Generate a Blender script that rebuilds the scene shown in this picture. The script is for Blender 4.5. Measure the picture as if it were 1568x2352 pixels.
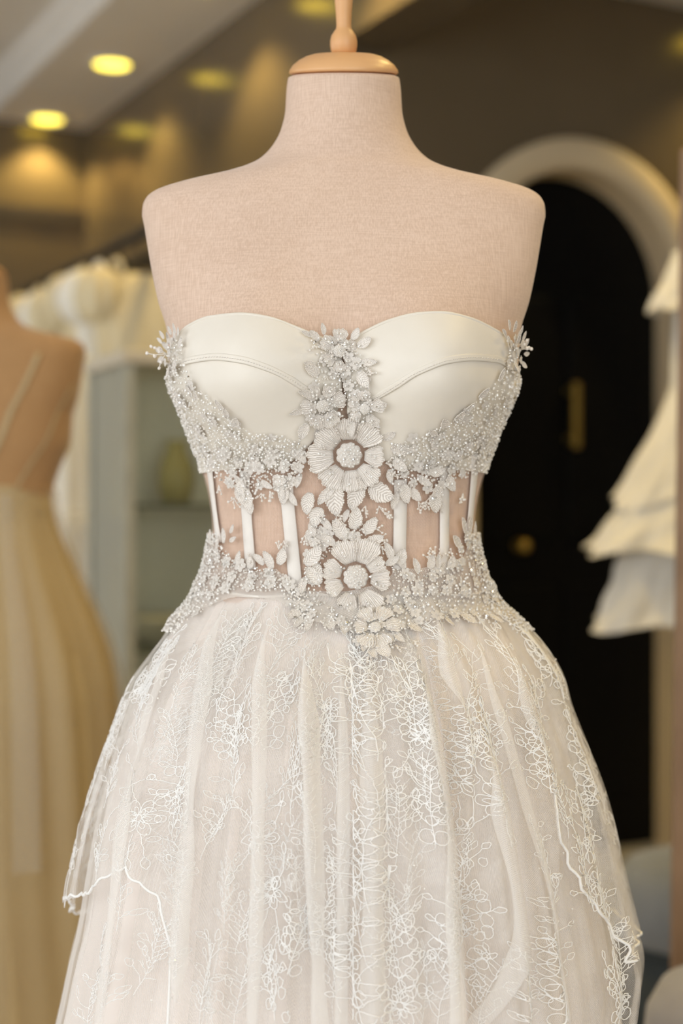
import bpy, bmesh, math, random
import numpy as np
from mathutils import Matrix, Vector

for o in list(bpy.data.objects):
    bpy.data.objects.remove(o)
scene = bpy.context.scene
COL = scene.collection
RNG = np.random.default_rng(7)
random.seed(7)
PI = math.pi

# ------------------------------------------------------------------ camera
FPX = 3400.0                      # focal length in pixels of the 1568x2352 frame
DIST = 1.4                        # camera to dress form axis
CAMZ = 1.08
CAMX = -0.00206
cam_d = bpy.data.cameras.new('camera')
cam_d.sensor_fit = 'VERTICAL'
cam_d.sensor_height = 36.0
cam_d.lens = FPX / 2352 * 36.0
cam_d.dof.use_dof = True
cam_d.dof.focus_distance = DIST - 0.14
cam_d.dof.aperture_fstop = 2.8
cam = bpy.data.objects.new('camera', cam_d)
COL.objects.link(cam)
cam.location = (CAMX, -DIST, CAMZ)
cam.rotation_euler = (PI / 2, 0, 0)
scene.camera = cam

scene.view_settings.view_transform = 'Standard'
scene.view_settings.look = 'None'
scene.view_settings.gamma = 1.0
scene.view_settings.use_curve_mapping = False
scene.view_settings.exposure = 0.34
scene.cycles.use_denoising = True
scene.cycles.max_bounces = 8
scene.cycles.diffuse_bounces = 5
scene.cycles.glossy_bounces = 3
scene.cycles.caustics_reflective = False
scene.cycles.caustics_refractive = False
scene.cycles.use_adaptive_sampling = True
scene.cycles.adaptive_threshold = 0.09
scene.cycles.adaptive_min_samples = 16
scene.cycles.transparent_max_bounces = 16
scene.cycles.sample_clamp_indirect = 6.0

# room frame: e1 runs along the long shop wall, e2 across the room (camera at 0,0)
E1 = np.array([-0.456, 0.890, 0.0])
E2 = np.array([0.890, 0.456, 0.0])
def rp(a, b, z=0.0):
    p = E1 * a + E2 * b
    return (float(p[0]) + CAMX, float(p[1]) - DIST, float(z))

# ------------------------------------------------------------------ world and daylight
world = bpy.data.worlds.new('world')
scene.world = world
world.use_nodes = True
bg = world.node_tree.nodes['Background']
bg.inputs[0].default_value = (0.75, 0.85, 1.0, 1)
bg.inputs[1].default_value = 0.6

def area(name, loc, target, sx, sy, power, col):
    d = bpy.data.lights.new(name, 'AREA')
    d.shape = 'RECTANGLE'; d.size = sx; d.size_y = sy
    d.energy = power; d.color = col
    o = bpy.data.objects.new(name, d); COL.objects.link(o)
    o.location = loc
    v = Vector(target) - Vector(loc)
    o.rotation_euler = v.to_track_quat('-Z', 'Y').to_euler()
    return o
# daylight through the shop windows in the left wall and the glazed shop front behind the camera:
# each light fills its opening from just outside the glass, all with the same sky colour and strength
SKY, SKYW = (0.985, 0.97, 0.975), 6.6            # colour, watts per square metre of opening
area('window_left_offscreen', rp(0.1, -2.32, 1.45), rp(0.1, 0, 1.45), 3.7, 2.14, SKYW * 3.7 * 2.14, SKY)
area('window_left_rear_offscreen', rp(4.3, -2.32, 1.45), rp(4.3, 0, 1.45), 2.7, 2.14, SKYW * 2.7 * 2.14, SKY)
area('shopfront_offscreen', rp(-2.62, -0.2, 1.4), rp(0, -0.2, 1.4), 3.5, 2.14, SKYW * 3.5 * 2.14, SKY)

# ------------------------------------------------------------------ helpers
def link(name, me, parent=None, m=None):
    o = bpy.data.objects.new(name, me)
    COL.objects.link(o)
    if parent is not None:
        o.parent = parent
    if m is not None and me is not None and not me.materials:
        me.materials.append(m)
    return o
def empty(name, loc=(0, 0, 0), rz=0.0):
    o = bpy.data.objects.new(name, None)
    COL.objects.link(o)
    o.location = loc; o.rotation_euler = (0, 0, rz)
    o.empty_display_size = 0.05
    return o
def tag(o, label=None, cat=None, group=None, kind=None):
    if label: o['label'] = label
    if cat: o['category'] = cat
    if group: o['group'] = group
    if kind: o['kind'] = kind
    return o
def mesh(name, verts, faces, smooth=True, uv=None):
    me = bpy.data.meshes.new(name)
    verts = np.asarray(verts, dtype=float)
    me.from_pydata(verts.tolist(), [], faces if isinstance(faces, list) else np.asarray(faces).tolist())
    if smooth:
        me.polygons.foreach_set('use_smooth', [True] * len(me.polygons))
    if uv is not None:
        l = me.uv_layers.new(name='UVMap')
        idx = np.zeros(len(me.loops), dtype=np.int32)
        me.loops.foreach_get('vertex_index', idx)
        l.data.foreach_set('uv', np.asarray(uv, dtype=np.float32)[idx].ravel())
    me.update()
    return me
def grid_faces(nu, nv, cu=False):
    """faces of an nu x nv grid whose vertex (i,j) has index i*nv+j"""
    f = []
    for i in range(nu if cu else nu - 1):
        a = i * nv; b = ((i + 1) % nu) * nv
        for j in range(nv - 1):
            f.append((a + j, b + j, b + j + 1, a + j + 1))
    return f
def grid_mesh(name, P, cu=False, uv=None, smooth=True):
    nu, nv = P.shape[:2]
    return mesh(name, P.reshape(-1, 3), grid_faces(nu, nv, cu), smooth,
                None if uv is None else uv.reshape(-1, 2))
def thick_grid(name, P, th, uv=None):
    """grid surface given thickness along its own normals (open patch)"""
    nu, nv = P.shape[:2]
    du = np.gradient(P, axis=0); dv = np.gradient(P, axis=1)
    n = np.cross(du, dv); n /= np.linalg.norm(n, axis=2, keepdims=True) + 1e-12
    c = P.reshape(-1, 3).mean(0)
    Q = P - n * th
    n1 = nu * nv
    V = np.concatenate([P.reshape(-1, 3), Q.reshape(-1, 3)])
    F = grid_faces(nu, nv)
    F2 = [tuple(n1 + k for k in reversed(f)) for f in F]
    R = []
    for i in range(nu - 1):
        a, b = i * nv, (i + 1) * nv
        R.append((a, n1 + a, n1 + b, b)); a += nv - 1; b += nv - 1
        R.append((b, n1 + b, n1 + a, a))
    for j in range(nv - 1):
        R.append((j + 1, n1 + j + 1, n1 + j, j))
        k = (nu - 1) * nv + j
        R.append((k, n1 + k, n1 + k + 1, k + 1))
    UV = None if uv is None else np.concatenate([uv.reshape(-1, 2)] * 2)
    return mesh(name, V, F + F2 + R, True, UV)
def tubes(lines, radius, sides=5, caps=True):
    """sweep many polylines; radius is a float or list of arrays"""
    V = []; F = []; base = 0
    ang = np.linspace(0, 2 * PI, sides, endpoint=False)
    ca, sa = np.cos(ang), np.sin(ang)
    for li, L in enumerate(lines):
        L = np.asarray(L, float); n = len(L)
        if n < 2: continue
        r = radius[li] if isinstance(radius, list) else radius
        r = np.broadcast_to(np.asarray(r, float), (n,))
        T = np.gradient(L, axis=0); T /= np.linalg.norm(T, axis=1, keepdims=True) + 1e-12
        up = np.where(np.abs(T[:, 1:2]) < 0.8, np.array([[0, 1.0, 0]]), np.array([[1.0, 0, 0]]))
        A = np.cross(T, up); A /= np.linalg.norm(A, axis=1, keepdims=True) + 1e-12
        B = np.cross(T, A)
        P = L[:, None, :] + r[:, None, None] * (A[:, None, :] * ca[None, :, None] + B[:, None, :] * sa[None, :, None])
        V.append(P.reshape(-1, 3))
        i = np.arange(n - 1)[:, None] * sides; k = np.arange(sides)[None, :]; k2 = (k + 1) % sides
        q = np.stack([i + k, i + k2, i + sides + k2, i + sides + k], -1).reshape(-1, 4) + base
        F.extend(q.tolist())
        if caps:
            F.append(list(range(base + sides - 1, base - 1, -1)))
            F.append(list(range(base + (n - 1) * sides, base + n * sides)))
        base += n * sides
    return (np.concatenate(V) if V else np.zeros((0, 3))), F
def lathe(name, prof, seg=48):
    prof = np.asarray(prof, float)
    a = np.linspace(0, 2 * PI, seg, endpoint=False)
    P = np.stack([np.outer(np.cos(a), prof[:, 0]), np.outer(np.sin(a), prof[:, 0]),
                  np.outer(np.ones(seg), prof[:, 1])], -1)
    return grid_mesh(name, P, cu=True)
def box_vf(c, s, R=None):
    c = np.asarray(c, float); s = np.asarray(s, float) / 2
    v = np.array([[x, y, z] for x in (-1, 1) for y in (-1, 1) for z in (-1, 1)]) * s
    if R is not None: v = v @ np.asarray(R).T
    f = [(0, 1, 3, 2), (4, 6, 7, 5), (0, 4, 5, 1), (2, 3, 7, 6), (0, 2, 6, 4), (1, 5, 7, 3)]
    return v + c, f
def rbox(a0, a1, b0, b1, z0, z1):
    """box in room coordinates"""
    v = [rp(a, b, z) for a in (a0, a1) for b in (b0, b1) for z in (z0, z1)]
    f = [(0, 1, 3, 2), (4, 6, 7, 5), (0, 4, 5, 1), (2, 3, 7, 6), (0, 2, 6, 4), (1, 5, 7, 3)]
    return v, f
def merge(parts):
    V = []; F = []; b = 0
    for v, f in parts:
        V.append(np.asarray(v, float)); F += [tuple(int(k) + b for k in q) for q in f]; b += len(v)
    return np.concatenate(V), F
def bevel(o, w=0.004, seg=2):
    m = o.modifiers.new('bevel', 'BEVEL'); m.width = w; m.segments = seg; m.limit_method = 'ANGLE'
    return o
def interp(x, tab, col):
    tab = TABS[tab] if isinstance(tab, str) else tab
    return pchip(x, tab[:, 0], tab[:, col])
_PC = {}
def pchip(x, X, Y):
    """monotone cubic interpolation, slopes cached per table"""
    X = np.asarray(X, float); Y = np.asarray(Y, float)
    key = (X.tobytes(), Y.tobytes())
    c = _PC.get(key)
    if c is None:
        h = np.diff(X); dl = np.diff(Y) / h
        d = np.zeros_like(Y)
        d[0], d[-1] = dl[0], dl[-1]
        for k in range(1, len(X) - 1):
            if dl[k - 1] * dl[k] > 0:
                w1 = 2 * h[k] + h[k - 1]; w2 = h[k] + 2 * h[k - 1]
                d[k] = (w1 + w2) / (w1 / dl[k - 1] + w2 / dl[k])
        c = _PC[key] = (h, d, X.copy(), Y.copy())
    h, d, X, Y = c
    x = np.clip(np.asarray(x, float), X[0], X[-1])
    i = np.clip(np.searchsorted(X, x) - 1, 0, len(h) - 1)
    s = (x - X[i]) / h[i]; s2 = s * s; r2 = (1 - s) ** 2
    return Y[i] * (1 + 2 * s) * r2 + h[i] * d[i] * s * r2 + Y[i + 1] * s2 * (3 - 2 * s) + h[i] * d[i + 1] * s2 * (s - 1)

# ------------------------------------------------------------------ materials
class NT:
    def __init__(self, name):
        self.m = bpy.data.materials.new(name); self.m.use_nodes = True
        self.t = self.m.node_tree; self.n = self.t.nodes
        self.b = self.n['Principled BSDF']; self.out = self.n['Material Output']
    def node(self, typ, **kw):
        x = self.n.new(typ)
        for k, v in kw.items():
            if k.startswith('_'): setattr(x, k[1:], v)
            else: x.inputs[k.replace('__', ' ')].default_value = v
        return x
    def l(self, a, b): self.t.links.new(a, b)
    def coords(self, kind='Object', scale=(1, 1, 1)):
        tc = self.node('ShaderNodeTexCoord'); mp = self.node('ShaderNodeMapping', Scale=scale)
        self.l(tc.outputs[kind], mp.inputs[0]); return mp.outputs[0]
    def noise(self, vec, scale, detail=3.0, rough=0.5):
        n = self.node('ShaderNodeTexNoise', Scale=scale, Detail=detail, Roughness=rough)
        self.l(vec, n.inputs['Vector']); return n.outputs['Fac']
    def ramp(self, fac, c0, c1, p0=0.3, p1=0.7):
        r = self.node('ShaderNodeValToRGB')
        r.color_ramp.elements[0].color = (*c0, 1); r.color_ramp.elements[1].color = (*c1, 1)
        r.color_ramp.elements[0].position = p0; r.color_ramp.elements[1].position = p1
        self.l(fac, r.inputs[0]); return r.outputs[0]
    def math(self, op, a, b=None):
        x = self.n.new('ShaderNodeMath'); x.operation = op
        for i, v in enumerate((a, b)):
            if v is None: continue
            if isinstance(v, (int, float)): x.inputs[i].default_value = v
            else: self.l(v, x.inputs[i])
        return x.outputs[0]
    def bump(self, h, strength=0.3, dist=0.001):
        bp = self.node('ShaderNodeBump', Strength=strength, Distance=dist)
        self.l(h, bp.inputs['Height']); self.l(bp.outputs[0], self.b.inputs['Normal']); return bp
def simple(name, c0, c1=None, rough=0.6, scale=20.0, metal=0.0, bump=0.0, bscale=200.0, spec=0.5, sheen=0.0, bdist=0.001):
    k = NT(name)
    c1 = c1 or tuple(min(1, x * 0.88) for x in c0)
    vec = k.coords()
    k.l(k.ramp(k.noise(vec, scale), c0, c1), k.b.inputs['Base Color'])
    k.b.inputs['Roughness'].default_value = rough
    k.b.inputs['Metallic'].default_value = metal
    k.b.inputs['Specular IOR Level'].default_value = spec
    if sheen: k.b.inputs['Sheen Weight'].default_value = sheen
    if bump: k.bump(k.noise(vec, bscale), bump, bdist)
    return k.m
def linen(name, c0, c1):
    k = NT(name)
    v = k.coords('Object')
    vert = k.noise(k.coords('Object', (900, 900, 40)), 1.0, 2)
    hor = k.noise(k.coords('Object', (60, 60, 1100)), 1.0, 2)
    big = k.noise(v, 14.0)
    s = k.math('ADD', k.math('MULTIPLY', vert, 0.64), k.math('MULTIPLY', hor, 0.36))
    k.l(k.ramp(k.math('ADD', k.math('MULTIPLY', s, 0.8), k.math('MULTIPLY', big, 0.2)), c1, c0, 0.40, 0.60), k.b.inputs['Base Color'])
    k.b.inputs['Roughness'].default_value = 0.85
    k.b.inputs['Specular IOR Level'].default_value = 0.2
    k.b.inputs['Sheen Weight'].default_value = 0.25
    k.bump(s, 0.25, 0.0006)
    return k.m
def sheer(name, col, amin, amax, pitch=0.0016, transl=0.35, patch=0.0):
    """net cloth: thread lattice in UV metres, open between the threads"""
    k = NT(name)
    k.n.remove(k.b)
    uv = k.node('ShaderNodeUVMap')
    sep = k.node('ShaderNodeSeparateXYZ'); k.l(uv.outputs[0], sep.inputs[0])
    w = 2 * PI / pitch
    a = k.math('SINE', k.math('MULTIPLY', k.math('ADD', sep.outputs[0], sep.outputs[1]), w * 0.5))
    b = k.math('SINE', k.math('MULTIPLY', k.math('SUBTRACT', sep.outputs[0], sep.outputs[1]), w * 0.5))
    h = k.math('ABSOLUTE', k.math('MULTIPLY', a, b))
    mr = k.node('ShaderNodeMapRange'); k.l(h, mr.inputs[0])
    mr.inputs[1].default_value = 0.0; mr.inputs[2].default_value = 0.6
    mr.inputs[3].default_value = amax; mr.inputs[4].default_value = amin
    alpha = mr.outputs[0]
    if patch:
        nz = k.node('ShaderNodeTexNoise', Scale=38.0, Detail=4.0); k.l(uv.outputs[0], nz.inputs['Vector'])
        m2 = k.node('ShaderNodeMapRange'); k.l(nz.outputs['Fac'], m2.inputs[0])
        m2.inputs[1].default_value = 0.48; m2.inputs[2].default_value = 0.62
        m2.inputs[3].default_value = 0.0; m2.inputs[4].default_value = patch
        alpha = k.math('MINIMUM', k.math('ADD', alpha, m2.outputs[0]), 0.95)
    d = k.node('ShaderNodeBsdfDiffuse', Color=(*col, 1))
    t = k.node('ShaderNodeBsdfTranslucent', Color=(*col, 1))
    mx = k.node('ShaderNodeMixShader', Fac=transl); k.l(d.outputs[0], mx.inputs[1]); k.l(t.outputs[0], mx.inputs[2])
    tr = k.node('ShaderNodeBsdfTransparent')
    m3 = k.node('ShaderNodeMixShader'); k.l(alpha, m3.inputs[0]); k.l(tr.outputs[0], m3.inputs[1]); k.l(mx.outputs[0], m3.inputs[2])
    k.l(m3.outputs[0], k.out.inputs[0])
    return k.m
def emit(name, col, s):
    k = NT(name)
    k.b.inputs['Base Color'].default_value = (*col, 1)
    k.b.inputs['Emission Color'].default_value = (*col, 1)
    k.b.inputs['Emission Strength'].default_value = s
    return k.m
def glass(name, tint, alpha):
    k = NT(name); k.n.remove(k.b)
    tr = k.node('ShaderNodeBsdfTransparent', Color=(*tint, 1))
    gl = k.node('ShaderNodeBsdfGlossy', Color=(1, 1, 1, 1), Roughness=0.03)
    mx = k.node('ShaderNodeMixShader', Fac=alpha); k.l(tr.outputs[0], mx.inputs[1]); k.l(gl.outputs[0], mx.inputs[2])
    k.l(mx.outputs[0], k.out.inputs[0]); return k.m

M = {}
M['linen'] = linen('linen_knit', (0.77, 0.585, 0.47), (0.65, 0.47, 0.36))
M['tan'] = linen('tan_jersey', (0.52, 0.31, 0.145), (0.44, 0.25, 0.11))
M['beech'] = simple('beech_wood', (0.78, 0.45, 0.21), (0.70, 0.38, 0.16), 0.38, 9, bump=0.05)
M['pole'] = simple('steel', (0.5, 0.48, 0.45), None, 0.35, metal=0.9)
M['satin'] = simple('ivory_satin', (0.83, 0.775, 0.69), (0.80, 0.745, 0.66), 0.42, 25, bump=0.06, bscale=1500, sheen=0.2)
M['ribbon'] = simple('satin_ribbon', (0.87, 0.825, 0.775), (0.82, 0.77, 0.72), 0.5, 60, bump=0.15, bscale=900)
M['thread'] = simple('lace_thread', (0.925, 0.88, 0.825), (0.84, 0.775, 0.71), 0.6, 260, bump=0.5, bscale=1400, bdist=0.0008)
M['cord'] = simple('embroidery_cord', (0.975, 0.965, 0.95), (0.95, 0.935, 0.915), 0.6, 300)
M['crystal'] = simple('crystal_bead', (0.95, 0.93, 0.90), (0.80, 0.77, 0.72), 0.07, 500, metal=0.12, spec=1.0)
M['rhinestone'] = simple('rhinestone', (0.98, 0.98, 0.98), (0.95, 0.95, 0.95), 0.02, 500, metal=1.0)
M['pearl'] = simple('seed_bead', (0.92, 0.88, 0.82), (0.82, 0.76, 0.70), 0.25, 400, spec=0.8)
M['lining'] = simple('skirt_satin', (0.86, 0.785, 0.735), (0.83, 0.75, 0.695), 0.6, 8, bump=0.05, bscale=900)
M['tulle'] = sheer('tulle_net', (0.97, 0.94, 0.91), 0.2, 0.45, 0.0017, 0.15)
M['overlay'] = sheer('lace_net', (0.97, 0.94, 0.91), 0.10, 0.36, 0.0019, 0.15, patch=0.12)
M['nude'] = sheer('nude_net', (0.86, 0.72, 0.63), 0.10, 0.34, 0.0014)
M['lacebase'] = sheer('lace_ground', (0.90, 0.86, 0.81), 0.55, 0.9, 0.0024)
def fibre(name, c0, c1, kind):
    """needle-lace: raised threads in the piece's own UV, thinner between them"""
    k = NT(name)
    uv = k.node('ShaderNodeUVMap'); sep = k.node('ShaderNodeSeparateXYZ'); k.l(uv.outputs[0], sep.inputs[0])
    au = k.math('ABSOLUTE', sep.outputs[0])
    ph = k.math('MULTIPLY', sep.outputs[0], 44.0) if kind == 'petal' else k.math('MULTIPLY', k.math('SUBTRACT', sep.outputs[1], k.math('MULTIPLY', au, 0.3)), 55.0)
    nz = k.noise(k.coords('Object'), 6.0, 2)
    st = k.math('ADD', k.math('MULTIPLY', k.math('SINE', k.math('ADD', ph, k.math('MULTIPLY', nz, 8.0))), 0.5), 0.5)
    k.l(k.ramp(st, c1, c0, 0.15, 0.75), k.b.inputs['Base Color'])
    mr = k.node('ShaderNodeMapRange'); k.l(st, mr.inputs[0]); mr.inputs[1].default_value = 0.05; mr.inputs[2].default_value = 0.55
    mr.inputs[3].default_value = 0.58; mr.inputs[4].default_value = 1.0
    k.l(mr.outputs[0], k.b.inputs['Alpha'])
    k.b.inputs['Roughness'].default_value = 0.5
    k.bump(st, 0.4, 0.0005)
    return k.m
M['petal'] = fibre('petal_lace', (0.92, 0.87, 0.815), (0.84, 0.765, 0.70), 'petal')
M['leaf'] = fibre('leaf_lace', (0.92, 0.87, 0.815), (0.84, 0.765, 0.70), 'leaf')
M['ceil'] = simple('ceiling_paint', (0.80, 0.76, 0.70), (0.77, 0.73, 0.67), 0.75, 3)
M['cornice'] = M['ceil']
M['wallA'] = simple('gloss_brown_wall', (0.235, 0.185, 0.12), (0.21, 0.165, 0.105), 0.2, 2.5, metal=0.5, spec=0.6)
M['wallB'] = M['wallA']
M['wallC'] = simple('beige_wall', (0.55, 0.49, 0.40), None, 0.8, 3)
M['floor'] = simple('floor_tile', (0.58, 0.55, 0.51), (0.53, 0.50, 0.46), 0.35, 5)
M['arch'] = simple('cream_arch_paint', (0.80, 0.66, 0.44), (0.76, 0.62, 0.41), 0.6, 4)
M['black'] = simple('black_lacquer', (0.002, 0.002, 0.0022), (0.003, 0.003, 0.003), 0.5, 4, spec=0.15)
M['gold'] = simple('brushed_gold', (0.55, 0.38, 0.10), (0.48, 0.32, 0.08), 0.35, 50, metal=0.85)
M['lamp'] = emit('lamp_lens', (1.0, 0.78, 0.095), 3.2)
M['lampring'] = simple('lamp_ring', (0.8, 0.78, 0.72), None, 0.4)
M['wood'] = simple('brown_wood', (0.30, 0.185, 0.105), (0.22, 0.13, 0.07), 0.5, 12)

# ------------------------------------------------------------------ room shell
ZC = 2.70
A2, B1, D1 = 1.894, 6.086, 3.73            # shop wall, far wall, doorway wall
def struct(name, vf, m, smooth=False):
    o = link(name, mesh(name, vf[0], vf[1], smooth), None, m); o['kind'] = 'structure'; return o
struct('floor', rbox(-2.6, 6.3, -2.4, 5.2, -0.05, 0.0), M['floor'])
struct('wall_back', rbox(B1, B1 + 0.12, -2.3, A2 + 0.17, 0, 2.9), M['wallA'])
struct('wall_right', rbox(D1 + 0.001, B1, A2, A2 + 0.167, 0, 2.9), M['wallA'])
hd = struct('trim_1', rbox(-2.5, D1, A2, A2 + 0.167, 2.40, 2.9), M['wallA'])
struct('wall_alcove', rbox(-2.5, 4.0, 5.0, 5.12, 0, 2.9), M['wallB'])
# left wall with the shop window opening, front wall with the glazed shop front opening
W0, W1 = -2.30, -2.2
struct('wall_left', merge([rbox(-2.5, -1.75, W0, W1, 0, 2.9), rbox(1.95, 2.95, W0, W1, 0, 2.9), rbox(5.65, B1, W0, W1, 0, 2.9),
                           rbox(-1.75, 1.95, W0, W1, 0, 0.38), rbox(-1.75, 1.95, W0, W1, 2.52, 2.9),
                           rbox(2.95, 5.65, W0, W1, 0, 0.38), rbox(2.95, 5.65, W0, W1, 2.52, 2.9)]), M['wallC'])
struct('wall_front', merge([rbox(-2.6, -2.5, -2.3, -1.95, 0, 2.9), rbox(-2.6, -2.5, 1.55, 5.12, 0, 2.9),
                            rbox(-2.6, -2.5, -1.95, 1.55, 0, 0.33), rbox(-2.6, -2.5, -1.95, 1.55, 2.47, 2.9)]), M['wallC'])
M['pane'] = glass('window_glass', (0.97, 0.98, 0.97), 0.06)
for n, (a0, a1, b0, b1, z0, z1, along) in enumerate([(-1.75, 1.95, -2.27, -2.24, 0.38, 2.52, 0),
                                                     (-2.57, -2.54, -1.95, 1.55, 0.33, 2.47, 1),
                                                     (2.95, 5.65, -2.27, -2.24, 0.38, 2.52, 0)]):
    fr = []
    t = 0.03
    if along == 0:
        fr = [rbox(a0, a1, b0, b1, z0, z0 + t), rbox(a0, a1, b0, b1, z1 - t, z1)] + \
             [rbox(x - t, x + t, b0, b1, z0, z1) for x in np.linspace(a0 + t, a1 - t, 4)]
        pn = rbox(a0, a1, (b0 + b1) / 2 - .003, (b0 + b1) / 2 + .003, z0, z1)
    else:
        fr = [rbox(a0, a1, b0, b1, z0, z0 + t), rbox(a0, a1, b0, b1, z1 - t, z1)] + \
             [rbox(a0, a1, x - t, x + t, z0, z1) for x in np.linspace(b0 + t, b1 - t, 4)]
        pn = rbox((a0 + a1) / 2 - .003, (a0 + a1) / 2 + .003, b0, b1, z0, z1)
    w = struct('window_%d' % (n + 1), merge(fr), M['pole'])
    link('pane', mesh('pane', *pn, smooth=False), w, M['pane'])
# ceiling: lower strip along the wall (and over the alcove), tray with a cornice step
TR = A2 - 0.405
struct('ceiling', merge([rbox(-2.6, B1, TR, 5.1, ZC, ZC + 0.2), rbox(-2.6, B1, -2.3, TR - 0.0, ZC + 0.115, ZC + 0.2)]), M['ceil'])
prof = [(0, 0), (-0.008, 0.0), (-0.022, 0.03), (-0.018, 0.062), (-0.045, 0.085), (-0.06, 0.112), (-0.06, 0.1149), (0, 0.1149)]
cv = np.array([rp(a, TR + b, ZC + z) for a in (-2.5, B1) for b, z in prof])
npf = len(prof)
struct('trim_2', (cv, [(i, (i + 1) % npf, npf + (i + 1) % npf, npf + i) for i in range(npf)]), M['cornice'])
struct('trim_3', rbox(B1 - 0.02, B1, -2.2, A2, 2.30, 2.35), simple('dark_rail', (0.05, 0.04, 0.035), None, 0.5))

# doorway wall with an arched opening
AC, RO, RI, SPR = 2.735, 0.48, 0.385, 1.747
def arch_pts(r, n=40):
    a = np.linspace(PI, 0, n)
    return [(AC - r, 0.0)] + [(AC + r * math.cos(x), SPR + r * math.sin(x)) for x in a] + [(AC + r, 0.0)]
ip = arch_pts(RI)
V = []; F = []
for (b, z) in ip[1:-1]:
    V += [rp(D1, b, z), rp(D1, b, 2.9)]
n = len(ip) - 2
F = [(2 * i, 2 * i + 1, 2 * i + 3, 2 * i + 2) for i in range(n - 1)]
side = merge([(V, F), ([rp(D1, A2, 0), rp(D1, AC - RI, 0), rp(D1, AC - RI, 2.9), rp(D1, A2, 2.9)], [(0, 1, 2, 3)]),
              ([rp(D1, AC + RI, 0), rp(D1, 5.0, 0), rp(D1, 5.0, 2.9), rp(D1, AC + RI, 2.9)], [(0, 1, 2, 3)])])
struct('wall_doorway', side, M['wallB'])
# cream arch casing: proud face ring with a stepped inner edge, and the deep reveal
def ring(rs, depths, n=48):
    V = []; F = []
    K = len(rs)
    pts = [arch_pts(r, n) for r in rs]
    m_ = len(pts[0])
    for i in range(m_):
        for k in range(K):
            b, z = pts[k][i]; V.append(rp(D1 + depths[k], b, z))
    for i in range(m_ - 1):
        for k in range(K - 1):
            F.append((i * K + k, i * K + k + 1, (i + 1) * K + k + 1, (i + 1) * K + k))
    return V, F
tr = struct('trim_4', ring([RO, RO, RO - 0.012, RI + 0.02, RI + 0.006, RI, RI], [0.0, -0.028, -0.035, -0.035, -0.028, -0.02, 0.002]), M['arch'], True)
rv = link('reveal', mesh('reveal', *ring([RI, RI], [0.0, 0.12])), tr, M['arch'])
# black door leaf in the arch
pts = arch_pts(RI + 0.02)
V = [rp(D1 + 0.11, b, z) for b, z in pts] + [rp(D1 + 0.155, b, z) for b, z in pts]
m_ = len(pts)
F = [tuple(range(m_)), tuple(reversed(range(m_, 2 * m_)))] + [(i, m_ + i, m_ + (i + 1) % m_, (i + 1) % m_) for i in range(m_)]
door = struct('door_1', (V, F), M['black'])
for (b0, b1, z0, z1) in ((-0.26, -0.03, 0.2, 0.85), (0.03, 0.26, 0.2, 0.85), (-0.26, -0.03, 1.0, 1.75), (0.03, 0.26, 1.0, 1.75)):
    bevel(link('door_panel', mesh('door_panel', *rbox(D1 + 0.098, D1 + 0.112, AC + b0, AC + b1, z0, z1), smooth=False), door, M['black']), 0.01)
def room_lathe(name, prof, a, b, z, parent, m, seg=20):
    """small turned fitting whose axis points from the door towards the room"""
    me = lathe(name, prof, seg); o = link(name, me, parent, m)
    R = Matrix(((E2[0], 0, -E1[0]), (E2[1], 0, -E1[1]), (0, 1, 0)))
    o.matrix_world = Matrix.Translation(rp(a, b, z)) @ R.to_4x4(); return o
hb = AC + 0.035
hv = merge([rbox(D1 + 0.055, D1 + 0.075, hb - 0.012, hb + 0.012, 1.28, 1.485),
            rbox(D1 + 0.07, D1 + 0.112, hb - 0.008, hb + 0.008, 1.30, 1.32),
            rbox(D1 + 0.07, D1 + 0.112, hb - 0.008, hb + 0.008, 1.45, 1.47)])
bevel(link('door_handle', mesh('door_handle', *hv, smooth=False), door, M['gold']), 0.004)
kp = [(0, 0.05), (0.014, 0.047), (0.02, 0.036), (0.014, 0.022), (0.009, 0.016), (0.02, 0.006), (0.02, 0.0)]
room_lathe('door_knob', kp, D1 + 0.11, AC - 0.15, 0.975, door, M['gold'])
room_lathe('lock', [(0, 0.012), (0.014, 0.011), (0.016, 0.0)], D1 + 0.11, AC - 0.17, 1.435, door, M['gold'])

# ceiling downlights: ring + lens, each with its own spot
def downlight(a, b, label, power, spot='spot', zc=ZC, blend=0.6, size=2.0):
    t = empty('ceiling_light', rp(a, b, zc), math.atan2(E1[1], E1[0]))
    link('lamp_ring', ME_ring, t, M['lampring'])
    link('lens', ME_lens, t, M['lamp'])
    tag(t, label, 'light', 'recessed ceiling lights')
    d = bpy.data.lights.new(spot, 'SPOT'); d.energy = power; d.color = (1.0, 0.72, 0.25)
    d.spot_size = size; d.spot_blend = blend; d.shadow_soft_size = 0.03
    s = bpy.data.objects.new(spot, d); COL.objects.link(s); s.parent = t; s.location = (0, 0, -0.03)
    return t
ME_ring = lathe('lamp_ring', [(0.062, 0.0), (0.064, -0.006), (0.072, -0.009), (0.084, -0.006), (0.086, 0.0)], 40)
ME_lens = lathe('lens', [(0.0001, -0.006), (0.04, -0.006), (0.0615, -0.003), (0.0615, 0.0)], 40)
LB = A2 - 0.192
# the strip's row of equal fittings: two stand in the picture, the third shows as a reflection in the
# glossy wall, and the row runs on along the strip above the frame
ORDL = ('first', 'second', 'third', 'fourth', 'fifth', 'sixth', 'seventh', 'eighth')
LW = 20.0
for i, a in enumerate((5.98, 5.14, 4.24, 3.40, 2.56, 1.72, 0.88, 0.04)):
    lab = ('round yellow ceiling spotlight closest to the far wall corner' if i == 0 else
           '%s round yellow ceiling spotlight out from the far wall corner' % ORDL[i])
    downlight(a, LB, lab, LW, 'strip_spot' if i < 2 else 'strip_spot_%s_offscreen' % ORDL[i])
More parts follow.
